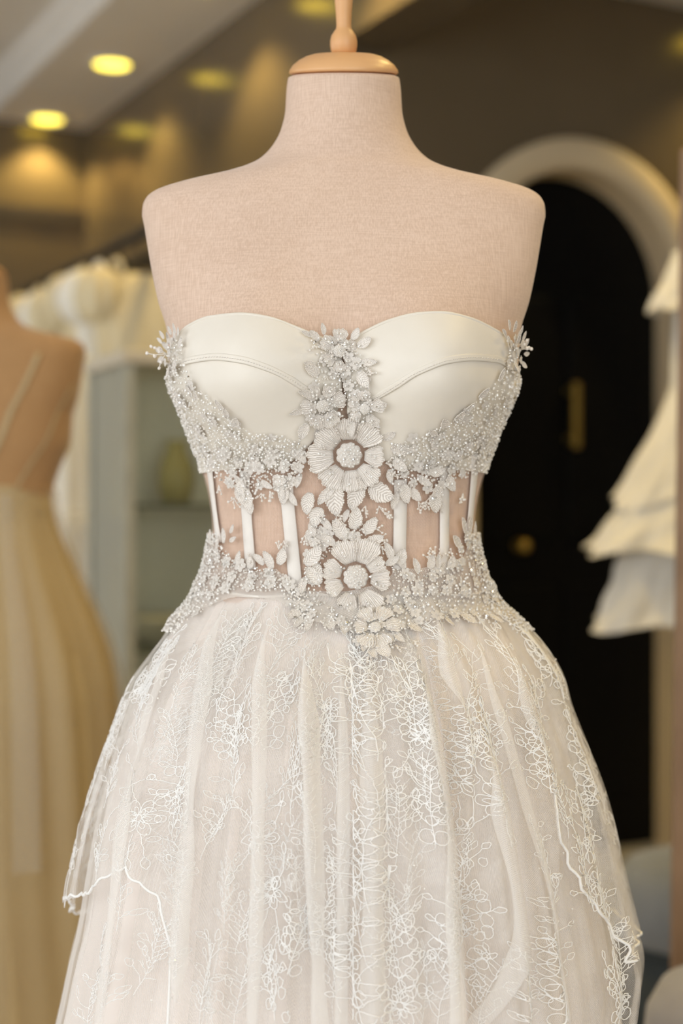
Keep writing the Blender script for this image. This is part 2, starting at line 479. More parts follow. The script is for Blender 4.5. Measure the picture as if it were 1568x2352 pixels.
# the fitting whose golden pool shows high on the doorway wall
downlight(D1 - 0.25, 3.40, 'round yellow ceiling spotlight against the doorway wall', LW, 'doorway_spot_offscreen')

# ------------------------------------------------------------------ dress form surface
K = DIST / FPX
def zpy(py): return CAMZ - (np.asarray(py, float) - 1176) * K
def pyz(z): return 1176 + (CAMZ - np.asarray(z, float)) / K
TORSO = np.array([
 (182,128,.052,.052,2.0),(205,131,.052,.052,2.0),(255,134,.054,.054,2.0),(303,145,.056,.057,2.0),(341,165,.059,.062,2.05),
 (376,200,.062,.068,2.12),(394,237,.064,.072,2.18),(410,290,.067,.076,2.22),(431,385,.070,.080,2.3),(449,437,.073,.083,2.4),
 (462,452,.075,.085,2.5),(480,459,.078,.087,2.6),(500,460,.081,.090,2.65),(520,456,.084,.093,2.65),(567,448,.090,.097,2.65),
 (625,438,.097,.100,2.6),(696,423,.105,.102,2.5),(766,403,.110,.102,2.4),(850,397,.112,.100,2.35),(895,389,.110,.098,2.3),
 (940,369,.106,.095,2.25),(993,348,.101,.091,2.2),(1042,330,.096,.087,2.2),(1085,320,.093,.085,2.2),(1130,308,.090,.083,2.2),
 (1188,299,.088,.081,2.2),(1216,298,.088,.082,2.2),(1259,304,.090,.086,2.2),(1315,318,.094,.096,2.2),(1360,334,.099,.106,2.15),
 (1420,360,.106,.118,2.1),(1500,385,.113,.126,2.1),(1640,392,.117,.128,2.1),(1720,384,.114,.120,2.1)])
def torso(t, z, off=0.0):
    t = np.asarray(t, float); z = np.asarray(z, float)
    t, z = np.broadcast_arrays(t, z)
    def raw(t, z):
        py = pyz(z)
        w = interp(py, TORSO, 1) * K; df = interp(py, TORSO, 2); db = interp(py, TORSO, 3); n = interp(py, TORSO, 4)
        s, c = np.sin(t), np.cos(t)
        x = w * np.sign(s) * np.abs(s) ** (2 / n)
        y = -np.where(c > 0, df, db) * np.sign(c) * np.abs(c) ** (2 / n)
        dz = py - 893
        g = np.exp(-(dz / np.where(dz < 0, 165, 95)) ** 2)
        bx = np.exp(-((np.abs(x) - 0.083) / 0.055) ** 2)
        y = y - 0.034 * g * bx * np.clip(c * 1.6, 0, 1)
        return np.stack([x, y, z], -1)
    P = raw(t, z)
    if np.any(off):
        e = 2e-3
        a = raw(t + e, z) - raw(t - e, z); b = raw(t, z + 0.0015) - raw(t, z - 0.0015)
        nn = np.cross(a, b); nn /= np.linalg.norm(nn, axis=-1, keepdims=True) + 1e-12
        P = P + nn * np.asarray(off)[..., None] if np.ndim(off) else P + nn * off
    return P
def torso_n(t, z):
    return (torso(t, z, 0.001) - torso(t, z)) / 0.001
def torso_tz(px, py, off=0.0):
    """surface coordinates of the front point seen at a photo pixel"""
    px = np.asarray(px, float); py = np.asarray(py, float)
    t = np.zeros(np.broadcast(px, py).shape); z = zpy(py) + t
    for _ in range(14):
        P = torso(t, z)
        dep = DIST + P[..., 1] - off
        z = CAMZ - (py - 1176) * dep / FPX
        x = (px - 784) * dep / FPX + CAMX
        q = pyz(z); w = interp(q, TORSO, 1) * K + off; n = interp(q, TORSO, 4)
        r = np.clip(np.abs(x) / w, 0, 0.995)
        t = 0.5 * t + 0.5 * np.sign(x) * np.arcsin(r ** (n / 2))
    return t, z
def arc_levels(tab, lo, hi, n):
    q = np.linspace(lo, hi, 3000); w = interp(q, tab, 1)
    s = np.concatenate([[0], np.cumsum(np.hypot(np.diff(q), np.diff(w)))])
    return np.interp(np.linspace(0, s[-1], n), s, q)
NECK_TILT = math.radians(13.0)
def torso_mesh(name):
    lv = arc_levels(TORSO, 182, 1720, 190)
    tt = np.linspace(-PI, PI, 144, endpoint=False)
    P = torso(tt[:, None], zpy(lv)[None, :])
    k = np.clip((330 - lv) / 140, 0, 1); k = k * k * (3 - 2 * k)      # the neck is cut on a forward slant
    P[..., 2] += P[..., 1] * math.tan(NECK_TILT) * k[None, :]
    # rounded neck edge and closed top / bottom
    top = P[:, :1].copy(); c = top.mean(axis=0, keepdims=True)
    rim = [c + (top - c) * f + np.array([0, 0, h]) for f, h in ((0.02, 0.004), (0.7, 0.0038), (0.93, 0.003), (0.985, 0.0016))]
    bot = P[:, -1:]; cb = bot.mean(axis=0, keepdims=True)
    P = np.concatenate(rim + [P] + [cb + (bot - cb) * f - np.array([0, 0, h]) for f, h in ((0.9, 0.012), (0.5, 0.02), (0.02, 0.022))], axis=1)
    return grid_mesh(name, P[:, ::-1], cu=True)
def zz(py): return float(zpy(py))
def px_prof(rows): return [(r * K, zz(y)) for r, y in rows]
cap_prof = px_prof([(0.1, 178), (118, 178), (123, 177), (125.5, 174), (124, 168), (116, 157), (102, 146), (86, 138), (70, 133.5), (52, 132), (0.1, 131.5)])
fin_prof = px_prof([(0.1, 132.5), (26, 132.5), (29, 126), (31, 115), (31, 104), (28, 92), (22, 83), (17.5, 77), (16.8, 70), (18, 45), (21, 10), (24, -30),
                    (27, -70), (27, -100), (22, -125), (12, -138), (0.1, -142)])
gap_prof = px_prof([(0.1, 186), (108, 186), (108, 178), (0.1, 177)])
def dress_form(loc, rz, m, label, shoulder=None):
    t = empty('dress_form', loc, rz)
    link('torso', torso_mesh('torso'), t, m)
    z0 = zz(180); g_ = link('neck_gap', lathe('neck_gap', gap_prof, 64), t, M['beech'])
    c = link('neck_cap', lathe('neck_cap', cap_prof, 72), t, M['beech'])
    for o in (g_, c):
        o.rotation_euler = (NECK_TILT, 0, 0); o.location = (0, z0 * math.sin(NECK_TILT), z0 - z0 * math.cos(NECK_TILT) + 0.0026)
    link('finial', lathe('finial', fin_prof, 48), c, M['beech'])
    zb = zz(1742) + 0.01
    link('pole', lathe('pole', [(0.0001, 0.02), (0.016, 0.02), (0.016, zb), (0.0001, zb)], 24), t, M['pole'])
    link('base', lathe('base', [(0.0001, 0.0), (0.165, 0.0), (0.17, 0.006), (0.165, 0.014), (0.05, 0.022), (0.022, 0.03), (0.018, 0.06), (0.0001, 0.06)], 48), t, M['pole'])
    tag(t, label, 'mannequin')
    return t
form = dress_form((0, 0, 0), 0, M['linen'], 'cream linen dress form with beech neck cap and turned finial')


# ------------------------------------------------------------------ skirt surfaces
LIN_L = np.array([(1340,330),(1360,338),(1420,372),(1500,418),(1607,474),(1741,510),(1821,533),(1924,551),(2022,564),(2125,582),(2196,604),(2268,618),(2348,636),(3780,1000)], float)
LIN_R = np.array([(1340,330),(1360,338),(1420,378),(1500,430),(1612,474),(1750,513),(2036,567),(2170,594),(2326,608),(2400,622),(3780,1000)], float)
OV_L = np.array([(1340,333),(1360,341),(1420,384),(1453,401),(1502,437),(1569,483),(1609,498),(1683,524),(1768,553),(1884,588),(1969,606),(2013,616),(2060,622),(2400,690),(3780,1040)], float)
OV_R = np.array([(1340,333),(1360,341),(1419,396),(1480,450),(1548,489),(1619,508),(1701,539),(1804,578),(1884,600),(2013,628),(2125,655),(2192,669),(2250,662),(2348,648),(2500,660),(3780,1040)], float)
DR = np.array([(1340,.72),(1450,.76),(1700,.82),(2350,.86),(3780,.9)], float)
# pleats of the lace layer: photo track (py, px), half widths left/right in px, height in mm
PLEATS = [
 ([(1480,703),(1700,712),(2000,722),(2400,735)], 9, 34, 12),
 ([(1530,842),(1800,850),(2100,852),(2400,850)], 16, 22, 9),
 ([(1500,948),(1750,1000),(2000,1026),(2400,1036)], 60, 8, 14),
 ([(1390,985),(1500,1010),(1620,1048),(1800,1062)], 22, 14, 11),
 ([(1450,1140),(1600,1190),(1730,1236),(1900,1260)], 26, 13, 11),
 ([(1650,1085),(1850,1125),(2050,1160),(2150,1168),(2260,1150),(2400,1080)], 18, 18, 12),
 ([(1390,525),(1550,478),(1750,452),(2400,418)], 12, 40, 9),
 ([(1390,632),(1600,606),(1900,598),(2400,580)], 14, 30, 8),
 ([(1450,420),(1700,335),(2000,300),(2400,250)], 22, 40, 7),
 ([(1500,780),(1800,786),(2400,778)], 12, 26, 6),
 ([(1450,1080),(1700,1150),(2000,1230),(2400,1300)], 30, 14, 6),
]
RP = np.random.default_rng(3)
WAVES = [(int(k), RP.uniform(0, 2 * PI), RP.uniform(0.5, 1.0)) for k in (13, 19, 29, 37, 53)]
def skirt_raw(t, z, layer):
    py = pyz(z)
    TL, TRr = (LIN_L, LIN_R) if layer == 0 else (OV_L, OV_R)
    wl = pchip(py, TL[:, 0], TL[:, 1]) * K; wr = pchip(py, TRr[:, 0], TRr[:, 1]) * K
    if layer == 1:
        l0 = pchip(py, LIN_L[:, 0], LIN_L[:, 1]) * K; r0 = pchip(py, LIN_R[:, 0], LIN_R[:, 1]) * K
        o_l = pchip(py, OV_L[:, 0], OV_L[:, 1]) * K; o_r = pchip(py, OV_R[:, 0], OV_R[:, 1]) * K
        wl = l0 + 0.45 * np.minimum(o_l - l0, 0.022); wr = r0 + 0.45 * np.minimum(o_r - r0, 0.022)
    s, c = np.sin(t), np.cos(t)
    w = np.where(s > 0, wr, wl)
    d = 0.5 * (wl + wr) * pchip(py, DR[:, 0], DR[:, 1])
    x = w * s; y = -d * c
    ramp = 1 - np.exp(-np.clip(py - 1352, 0, None) / 130)
    amp = (0.0030, 0.0046, 0.0042)[layer]
    f = 0
    for k, ph, a in WAVES:
        f = f + a * amp * np.cos(k * t + ph + layer * 1.7 + 0.0007 * (py - 1400) * (1 if k % 2 else -1))
    f = f * ramp * np.clip(1 + (py - 1400) / 1500, 1, 2.2) * (0.35 + 0.65 * c * c)
    if layer == 2:
        px = 784 + (x - CAMX) * FPX / (DIST + y)
        for tr_, wl_, wr_, h in PLEATS:
            q = np.array(tr_, float)
            cx = pchip(py, q[:, 0], q[:, 1])
            u = px - cx
            g = np.exp(-(np.abs(u) / np.where(u < 0, wl_, wr_)) ** 1.7)
            fade = np.clip((py - q[0, 0] + 60) / 120, 0, 1) * np.clip((q[-1, 0] + 160 - py) / 200, 0, 1)
            f = f + h * 0.001 * g * fade * (c > 0)
        f = f + 0.003 * ramp
    rr = np.hypot(x, y) + 1e-9
    return np.stack([x * (1 + f / rr), y * (1 + f / rr), z], -1)
def skirt(t, z, layer, off=0.0):
    t, z = np.broadcast_arrays(np.asarray(t, float), np.asarray(z, float))
    P = skirt_raw(t, z, layer)
    if np.any(off):
        a = skirt_raw(t + 2e-3, z, layer) - skirt_raw(t - 2e-3, z, layer)
        b = skirt_raw(t, z + 0.002, layer) - skirt_raw(t, z - 0.002, layer)
        n = np.cross(a, b); n /= np.linalg.norm(n, axis=-1, keepdims=True) + 1e-12
        P = P + n * (np.asarray(off)[..., None] if np.ndim(off) else off)
    return P
def skirt_tz(px, py, layer=2):
    px = np.asarray(px, float); py = np.asarray(py, float)
    t = np.zeros(np.broadcast(px, py).shape); z = zpy(py) + t
    for _ in range(14):
        P = skirt_raw(t, z, layer); dep = DIST + P[..., 1]
        z = CAMZ - (py - 1176) * dep / FPX
        x = (px - 784) * dep / FPX + CAMX
        q = pyz(z)
        TL, TRr = (LIN_L, LIN_R) if layer == 0 else (OV_L, OV_R)
        w = np.where(x > 0, pchip(q, TRr[:, 0], TRr[:, 1]), pchip(q, TL[:, 0], TL[:, 1])) * K + 0.003
        t = 0.5 * t + 0.5 * np.sign(x) * np.arcsin(np.clip(np.abs(x) / w, 0, 0.998))
    return t, z

dress = empty('wedding_dress', (0, 0, 0))
tag(dress, 'strapless ivory wedding dress with beaded lace corset and tulle skirt', 'dress')
def dpart(name, me, m, parent=None, kind=None):
    o = link(name, me, parent or dress, m)
    if kind: o['kind'] = kind
    return o
def skirt_sheet(name, layer, t0, t1, nt, py0, py1f, nz, m, zdense=1.35, off=0.0):
    """sheet of one skirt layer; py1f(t) gives its hem"""
    tt = np.linspace(t0, t1, nt)
    hem = np.array([py1f(x) for x in tt])
    s = np.linspace(0, 1, nz) ** zdense
    q = py0 + (hem[:, None] - py0) * s[None, :]
    T = np.broadcast_to(tt[:, None], q.shape)
    P = skirt(T, zpy(q), layer, off)
    arc = np.concatenate([np.zeros((1, nz)), np.cumsum(np.linalg.norm(np.diff(P, axis=0), axis=2), axis=0)], axis=0)
    uv = np.stack([arc, np.broadcast_to(-zpy(q), q.shape)], -1)
    return dpart(name, grid_mesh(name, P[:, ::-1], uv=uv[:, ::-1]), m), P
FLOORPY = float(pyz(0.012))
skirt_sheet('skirt_lining', 0, -PI, PI, 420, 1345, lambda t: FLOORPY, 60, M['lining'])
skirt_sheet('tulle_layer', 1, -PI, PI, 520, 1347, lambda t: FLOORPY - 60, 70, M['tulle'])
# lace panels of the top layer with shaped hems
def tz_t(px, py): return float(skirt_tz(px, py)[0])
tFL, tFR = tz_t(405, 2000), tz_t(1165, 2100)
def scal(t, k=60, a=7): return a * abs(math.sin(t * k))
def tabf(rows): 
    r = np.array(rows, float); return lambda t: float(np.interp(t, r[:, 0], r[:, 1]))
hl = tabf([(-PI, 2260), (-2.4, 2200), (-1.75, 2120), (-1.5, 2050), (tz_t(215, 1980), 1985), (tz_t(270, 1915), 1925), (tz_t(335, 1885), 1900), (tz_t(380, 1950), 1960), (tFL, 2040)])
hf = tabf([(tFL, 2060), (tFL + 0.06, 2420), (0, 2560), (tFR - 0.12, 2480), (tFR, 2330)])
hr = tabf([(tFR - 0.05, 1690), (tz_t(1245, 1760), 1765), (tz_t(1280, 1935), 1930), (tz_t(1325, 2035), 2015), (tz_t(1375, 2085), 2075), (1.32, 2150), (1.57, 2215), (2.2, 2260), (PI, 2260)])
hr2 = tabf([(tFR - 0.02, 2250), (1.0, 2440), (1.35, 2420), (1.57, 2372), (2.2, 2330), (PI, 2280)])
hems = []
for (ta, tb, nt, hf_, nz, off) in ((-PI, tFL + 0.03, 240, hl, 70, 0.0006), (tFL, tFR, 520, hf, 110, 0.0), (tFR - 0.02, PI, 240, hr2, 90, -0.0008)):
    o, P = skirt_sheet('lace_overlay', 2, ta, tb, nt, 1349, lambda t: hf_(t) + scal(t), nz, M['overlay'], off=off)
    hems.append((o, P))
# right panel: its front edge is cut on a slant, so it is laid out row by row
ed = [(1150, 1440), (1205, 1560), (1245, 1690), (1268, 1740), (1262, 1800), (1272, 1900), (1300, 1965), (1327, 2036), (1367, 2080), (1400, 2122), (1424, 2165)]
ed = np.array([(float(pyz(skirt_tz(x, y)[1])), tz_t(x, y)) for x, y in ed])
qq = np.concatenate([np.linspace(1349, 2100, 70), np.linspace(2110, float(ed[-1, 0]) + 40, 14)])
te = np.interp(qq, ed[:, 0], ed[:, 1]) + 0.012 * np.sin(qq / 9.0) * (qq > 1700)
ss = np.linspace(0, 1, 220) ** 1.2
T = te[None, :] + (PI - te)[None, :] * ss[:, None]; Q = np.broadcast_to(qq[None, :], T.shape)
P = skirt(T, zpy(Q), 2, 0.0014)
arc = np.concatenate([np.zeros((1, len(qq))), np.cumsum(np.linalg.norm(np.diff(P, axis=0), axis=2), axis=0)], axis=0)
o = dpart('lace_overlay', grid_mesh('lace_overlay', P[:, ::-1], uv=np.stack([arc, -zpy(Q)], -1)[:, ::-1]), M['overlay'])
v, f = tubes([P[0, 36:]], 0.0015, 6); dpart('edge_cord', mesh('edge_cord', v, f), M['cord'], o)
hems.append((o, P))
for o, P in hems:      # corded hem and open side edges
    L = P[:, -1] + 0
    v, f = tubes([L], 0.0013, 6)
    dpart('hem_cord', mesh('hem_cord', v, f), M['cord'], o)

# bright tulle folds standing proud of the lace along the front pleats
for (tr_, wl_, wr_, h), lo, hi in ((PLEATS[0], 1500, 2500), (PLEATS[1], 1540, 2500), (PLEATS[3], 1405, 1640), (PLEATS[5], 1690, 2460), (PLEATS[4], 1480, 1760), (PLEATS[2], 1530, 2500), (PLEATS[6], 1400, 2300), (PLEATS[7], 1410, 2500), (PLEATS[9], 1520, 2500), (PLEATS[10], 1470, 2400), (PLEATS[8], 1470, 2400)):
    q = np.array(tr_, float)
    yy = np.linspace(lo, hi, 60)
    cx = pchip(yy, q[:, 0], q[:, 1])
    u = np.linspace(0, 2 * PI, 25)
    wob = 1 + 0.18 * np.sin(yy / 70 + lo)
    tap = np.clip((yy - lo) / 170, 0.08, 1) * (np.clip((hi - yy) / 90, 0.1, 1) if hi < 2400 else 1)
    PX = cx[:, None] + (np.where(np.cos(u) < 0, min(wl_, 20), min(wr_, 20)) * (1.0 if h > 8.5 else 0.55))[None, :] * np.cos(u)[None, :] * 0.95 * (wob * tap)[:, None]
    T, Z = skirt_tz(PX, np.broadcast_to(yy[:, None], PX.shape))
    OFF = 0.0012 + 0.0022 * (1 + np.sin(u))[None, :] * tap[:, None]
    P = skirt(T, Z, 2, OFF)
    uv = np.stack([np.broadcast_to(u * 0.007, PX.shape), np.broadcast_to(-zpy(yy)[:, None], PX.shape)], -1)
    dpart('tulle_fold', grid_mesh('tulle_fold', P, uv=uv), M['tulle'])

# ------------------------------------------------------------------ embroidered lace sprays
def leaf_loop(p, a, L, w):
    s = np.linspace(0, 1, 7)
    up = np.stack([s * L, w * np.sin(PI * s) ** 0.8], -1); dn = np.stack([s[::-1] * L, -w * np.sin(PI * s[::-1]) ** 0.8], -1)
    q = np.concatenate([up, dn[1:]])
    R = np.array([[math.cos(a), -math.sin(a)], [math.sin(a), math.cos(a)]])
    return q @ R.T + p
def curve(p, a, L, bend, n=8):
    s = np.linspace(0, 1, n); ang = a + bend * s
    d = np.stack([np.cos(ang), np.sin(ang)], -1) * (L / (n - 1))
    return np.concatenate([[p], p + np.cumsum(d[:-1], axis=0)]), float(ang[-1])
def make_spray(r, L, kind):
    out = []
    a0 = PI / 2 + r.uniform(-0.25, 0.25)
    if kind == 0:            # branching stem with leaf tips
        st, _ = curve(np.array([0, -L / 2]), a0, L, r.uniform(-0.6, 0.6), 14)
        out.append(st)
        for i in range(2, 14):
            for sd in (-1, 1):
                if r.random() < 0.72:
                    b, ae = curve(st[i], a0 + sd * r.uniform(0.5, 1.1), L * r.uniform(0.11, 0.26), sd * r.uniform(-0.9, 0.5), 7)
                    out.append(b)
                    if r.random() < 0.7: out.append(leaf_loop(b[-1], ae, r.uniform(.006, .011), r.uniform(.0015, .0026)))
                    if r.random() < 0.5: out.append(curve(b[3], ae - sd * 0.9, L * 0.09, sd * 0.8, 5)[0])
    elif kind == 1:          # honeycomb cluster on a stem
        st, _ = curve(np.array([0, -L / 2]), a0, L, r.uniform(-0.5, 0.5), 14)
        out.append(st)
        h = 0.0052
        for i in range(1, 14):
            for j in range(-1, 2):
                if r.random() < 0.62:
                    c = st[i] + np.array([(j + (i % 2) * 0.5) * h * 1.7, 0]) + r.normal(0, 0.0006, 2)
                    ang = np.linspace(0, 2 * PI, 7) + r.uniform(0, 1)
                    rad = h * r.uniform(0.6, 1.0) * (1 + 0.15 * r.normal(0, 1, 7)); rad[-1] = rad[0]
                    out.append(c + np.stack([np.cos(ang), 1.15 * np.sin(ang)], -1) * rad[:, None])
        for sd in (-1, 1):
            for i in (3, 6, 9, 12):
                b, ae = curve(st[i], a0 + sd * r.uniform(0.6, 1.2), L * r.uniform(0.2, 0.35), sd * r.uniform(-0.8, 0.8), 7)
                out.append(b); out.append(leaf_loop(b[-1], ae, .008, .002))
    else:                    # open flower of loops with a trailing stem
        for k in range(6):
            a = k * PI / 3 + r.uniform(-0.15, 0.15)
            out.append(leaf_loop(np.array([math.cos(a), math.sin(a)]) * 0.0025, a, r.uniform(.011, .015), .0042))
            out.append(leaf_loop(np.array([math.cos(a), math.sin(a)]) * 0.003, a, r.uniform(.006, .008), .0018))
        ang = np.linspace(0, 2 * PI, 9); out.append(np.stack([np.cos(ang), np.sin(ang)], -1) * 0.0028)
        for a in (-1.2, -1.7, -2.2, 1.0, 2.1):
            b, ae = curve(np.array([math.cos(a), math.sin(a)]) * 0.013, a, L * 0.35, r.uniform(-0.8, 0.8), 8)
            out.append(b); out.append(leaf_loop(b[-1], ae, .010, .0024))
    return out
def spray_on(t0, z0, L, kind, r, rot, parent, rad=0.0006, layer=2, off=0.0009):
    ls = make_spray(r, L, kind)
    cr, sr = math.cos(rot), math.sin(rot)
    P0 = skirt_raw(np.array(t0), np.array(z0), layer)
    e = 0.01
    dt = np.linalg.norm(skirt_raw(np.array(t0 + e), np.array(z0), 0) - skirt_raw(np.array(t0 - e), np.array(z0), 0)) / (2 * e)
    def soften(l):
        l = l + r.normal(0, 0.0003, l.shape)
        a = l[:-1] * 0.75 + l[1:] * 0.25; b = l[:-1] * 0.25 + l[1:] * 0.75
        return np.concatenate([l[:1], np.stack([a, b], 1).reshape(-1, 2), l[-1:]])
    ls = [soften(l) for l in ls]
    n = [len(l) for l in ls]
    A = np.concatenate(ls)
    X = A[:, 0] * cr - A[:, 1] * sr; Y = A[:, 0] * sr + A[:, 1] * cr
    T = t0 + X / dt; Z = z0 + Y
    Z = np.minimum(Z, zz(1372))
    P = skirt(T, Z, layer, off)
    lines = np.split(P, np.cumsum(n)[:-1])
    v, f = tubes(lines, rad, 4, caps=False)
    return dpart('lace_spray', mesh('lace_spray', v, f), M['cord'], parent)
fixed = [(955,1620,.06,1,.2),(975,1760,.07,0,.15),(985,1850,.06,1,.1),(960,1690,.05,2,0),(850,1640,.075,1,0),(852,1800,.07,0,0),(850,1980,.075,1,0),(852,2120,.07,0,0),
 (850,2260,.075,1,0),(720,1690,.05,1,0),(725,1900,.07,0,0),(728,2080,.06,0,0),(520,1680,.055,1,-.5),(480,1620,.05,0,-.3),(600,1640,.06,1,0),(590,1830,.06,0,.3),
 (600,1930,.05,2,0),(620,2050,.06,2,0),(555,2110,.055,0,.1),(690,2160,.05,1,.4),(640,2250,.06,1,0),(540,2280,.06,0,0),(420,2190,.06,0,-.2),(400,1830,.05,1,-.2),
 (340,1880,.055,2,0),(330,1650,.06,0,-.4),(300,1830,.05,2,.3),(300,2050,.06,0,-.2),(330,2200,.06,0,.2),(260,2250,.06,0,-.2),(230,1960,.045,0,-.3),(250,1790,.05,0,-.4),
 (200,2310,.05,0,0),(1050,1560,.06,0,.2),(1030,1480,.05,0,.25),(1050,1790,.05,2,0),(1055,1690,.05,1,0),(1110,1720,.06,1,.15),(1125,1840,.05,2,.1),(1070,1950,.06,0,0),
 (1075,2060,.06,1,0),(1085,2180,.07,1,.1),(1100,2290,.06,0,0),(1250,2150,.06,0,0),(1265,2250,.07,1,.1),(1240,1990,.05,0,0),(1290,1850,.055,0,.2),(1200,1640,.07,1,.35),
 (1230,1740,.06,1,.3),(1170,1540,.06,0,.4),(1330,1760,.06,1,.25),(1340,1900,.06,1,.2),(1355,2010,.06,1,.2),(1290,1600,.05,1,.5),(1250,1520,.05,1,.7),(1400,2100,.05,0,.2),
 (1420,2200,.05,0,0),(1425,2280,.05,1,0),(1190,2300,.06,0,0),(930,2070,.06,0,0),(920,2200,.06,1,0),(915,2310,.06,2,0),(760,1600,.06,0,0),(770,1780,.06,0,0),(640,1520,.06,0,.1),
 (560,1480,.05,0,-.2),(500,1500,.05,0,-.3),(820,1530,.05,0,0),(880,1570,.06,0,.1),(900,1900,.06,0,0),(790,2000,.06,0,0),(780,2230,.06,0,0),(680,1780,.06,0,0),(420,1560,.05,0,-.4),
 (370,1530,.05,1,-.6),(335,1590,.04,1,-.5),(450,2020,.06,0,0),(470,2260,.06,0,0),(1000,2130,.06,1,0),(990,2270,.06,0,0),(560,1760,.06,0,0),(480,1900,.05,0,0),(410,1700,.05,0,-.2)]
rs = np.random.default_rng(21)
ovs = [h[0] for h in hems]
def owner(t):
    return ovs[0] if t < tFL else (ovs[1] if t < tFR else ovs[3])
for (x, y, L, kd, ro) in fixed:
    t, z = skirt_tz(x, y); t = float(t); z = float(z)
    if y > 2120 and t > tFR: par = ovs[2]
    else: par = owner(t)
    spray_on(t, z, L, kd, rs, -ro * 0.8, par, 0.00048 if kd else 0.00036, 2, 0.0064 if 830 < x < 872 else 0.0012 if t < tFR else 0.0022)
# finer sprays on the tulle layer beneath, and around the sides and back
for i in range(40):
    y = rs.uniform(1450, 2400)
    x = rs.uniform(330, 1260) if i < 20 else 0
    if i < 20:
        t, z = skirt_tz(x, y); t, z = float(t), float(z)
    else:
        t = rs.choice([-1, 1]) * rs.uniform(1.35, 2.2); z = zz(rs.uniform(1480, 1980))
    spray_on(t, z, rs.uniform(.05, .08), int(rs.choice([0, 0, 1, 2])), rs, rs.uniform(-.4, .4), owner(t), 0.00034, 2, -0.0012 if i < 20 else 0.0008)

# ------------------------------------------------------------------ corset
def patch(rows_top, rows_bot, nu, nv, off, bulge=0.0, th=0.0016, fine=None):
    """patch between two photo-traced edges lying on the bust surface; rows are (u, px, py)"""
    u = np.linspace(0, 1, nu)
    a = np.array(rows_top, float); b = np.array(rows_bot, float)
    tx, ty = pchip(u, a[:, 0], a[:, 1]), pchip(u, a[:, 0], a[:, 2])
    bx, by = pchip(u, b[:, 0], b[:, 1]), pchip(u, b[:, 0], b[:, 2])
    v = np.linspace(0, 1, nv)
    PX = tx[:, None] * (1 - v) + bx[:, None] * v; PY = ty[:, None] * (1 - v) + by[:, None] * v
    T, Z = torso_tz(PX, PY, off)
    O = off + bulge * np.sin(PI * v)[None, :] ** 0.6 * np.sin(PI * u)[:, None] ** 0.5
    if fine is not None: O = O + fine(PX, PY)
    return torso(T, Z, O), PX, PY
def mir(rows): return [(u, 1578 - x, y) for u, x, y in rows]
cupL_top = [(0, 388, 800), (.06, 404, 772), (.14, 432, 748), (.25, 480, 731), (.38, 540, 727), (.52, 605, 735), (.68, 675, 758), (.82, 730, 778), (1, 782, 790)]
cupL_seam = [(0, 388, 848), (.12, 432, 834), (.25, 490, 828), (.4, 545, 834), (.55, 600, 850), (.7, 655, 875), (.84, 712, 905), (1, 780, 930)]
cupL_bot = [(0, 392, 900), (.12, 430, 975), (.25, 488, 1040), (.4, 560, 1070), (.55, 620, 1076), (.68, 668, 1058), (.82, 722, 1005), (.93, 762, 955), (1, 782, 925)]
cupR_top = [(0, 796, 790), (.16, 845, 764), (.32, 905, 740), (.47, 965, 727), (.6, 1020, 724), (.74, 1078, 734), (.86, 1135, 757), (.95, 1172, 780), (1, 1190, 806)]
cupR_seam = [(0, 800, 945), (.16, 862, 917), (.3, 920, 887), (.45, 980, 855), (.6, 1035, 835), (.75, 1090, 829), (.88, 1142, 832), (1, 1188, 850)]
cupR_bot = [(0, 800, 955), (.1, 815, 985), (.2, 850, 1030), (.33, 905, 1066), (.46, 960, 1080), (.6, 1018, 1072), (.75, 1086, 1040), (.88, 1146, 975), (1, 1184, 900)]
def pucker(cx):
    def g(PX, PY):
        s = np.exp(-((PX - cx) / 70.0) ** 2)
        return 0.0011 * s * np.sin((PY - 740) / 9.5 + (PX - cx) * 0.012) * np.exp(-((PY - 830) / 60.0) ** 2)
    return g
for top, seam, bot, cx in ((cupL_top, cupL_seam, cupL_bot, 735), (cupR_top, cupR_seam, cupR_bot, 850)):
    seam_up = [(u, x, y - 26) for u, x, y in seam]
    P, _, _ = patch(seam_up, bot, 60, 34, 0.0045, 0.004)
    cup = dpart('bust_cup', thick_grid('bust_cup', P[::-1], 0.002), M['satin'])
    puck = pucker(cx) if cx < 789 else None
    P, PX, PY = patch(top, seam, 70, 24, 0.0072, 0.0015, fine=puck)
    dpart('upper_panel', thick_grid('upper_panel', P[::-1], 0.0016), M['satin'], cup)
    st = [(u, x, y - 15) for u, x, y in seam]; sb = [(u, x, y - 1) for u, x, y in seam]
    P2, _, _ = patch(st, sb, 70, 6, 0.0083, 0.0)
    dpart('seam_facing', thick_grid('seam_facing', P2[::-1], 0.001), M['satin'], cup)
    rim = torso(*torso_tz(np.array([r[1] for r in top], float), np.array([r[2] for r in top], float) + 1, 0.007), 0.0066)
    uu = np.array([r[0] for r in top]); us = np.linspace(0, 1, 60)
    rim = np.stack([pchip(us, uu, rim[:, k]) for k in range(3)], -1)
    v, f = tubes([rim], 0.0016, 8); dpart('top_binding', mesh('top_binding', v, f), M['satin'], cup)
    # stitches along the seam
    sx = np.array([(r[1], r[2]) for r in seam], float); su = np.array([r[0] for r in seam])
    us = np.linspace(0.06, 0.94, 60); lines = []
    for k in us:
        x = float(pchip(k, su, sx[:, 0])); y = float(pchip(k, su, sx[:, 1])) - 7
        x2 = x + 3.4; y2 = float(pchip(k + 0.007, su, sx[:, 1])) - 7.5
        T, Z = torso_tz(np.array([x, x2]), np.array([y, y2]), 0.008); lines.append(torso(T, Z, 0.0086))
    v, f = tubes(lines, 0.00035, 4); s_ = dpart('stitching', mesh('stitching', v, f), M['ribbon'], cup); s_['kind'] = 'stuff'
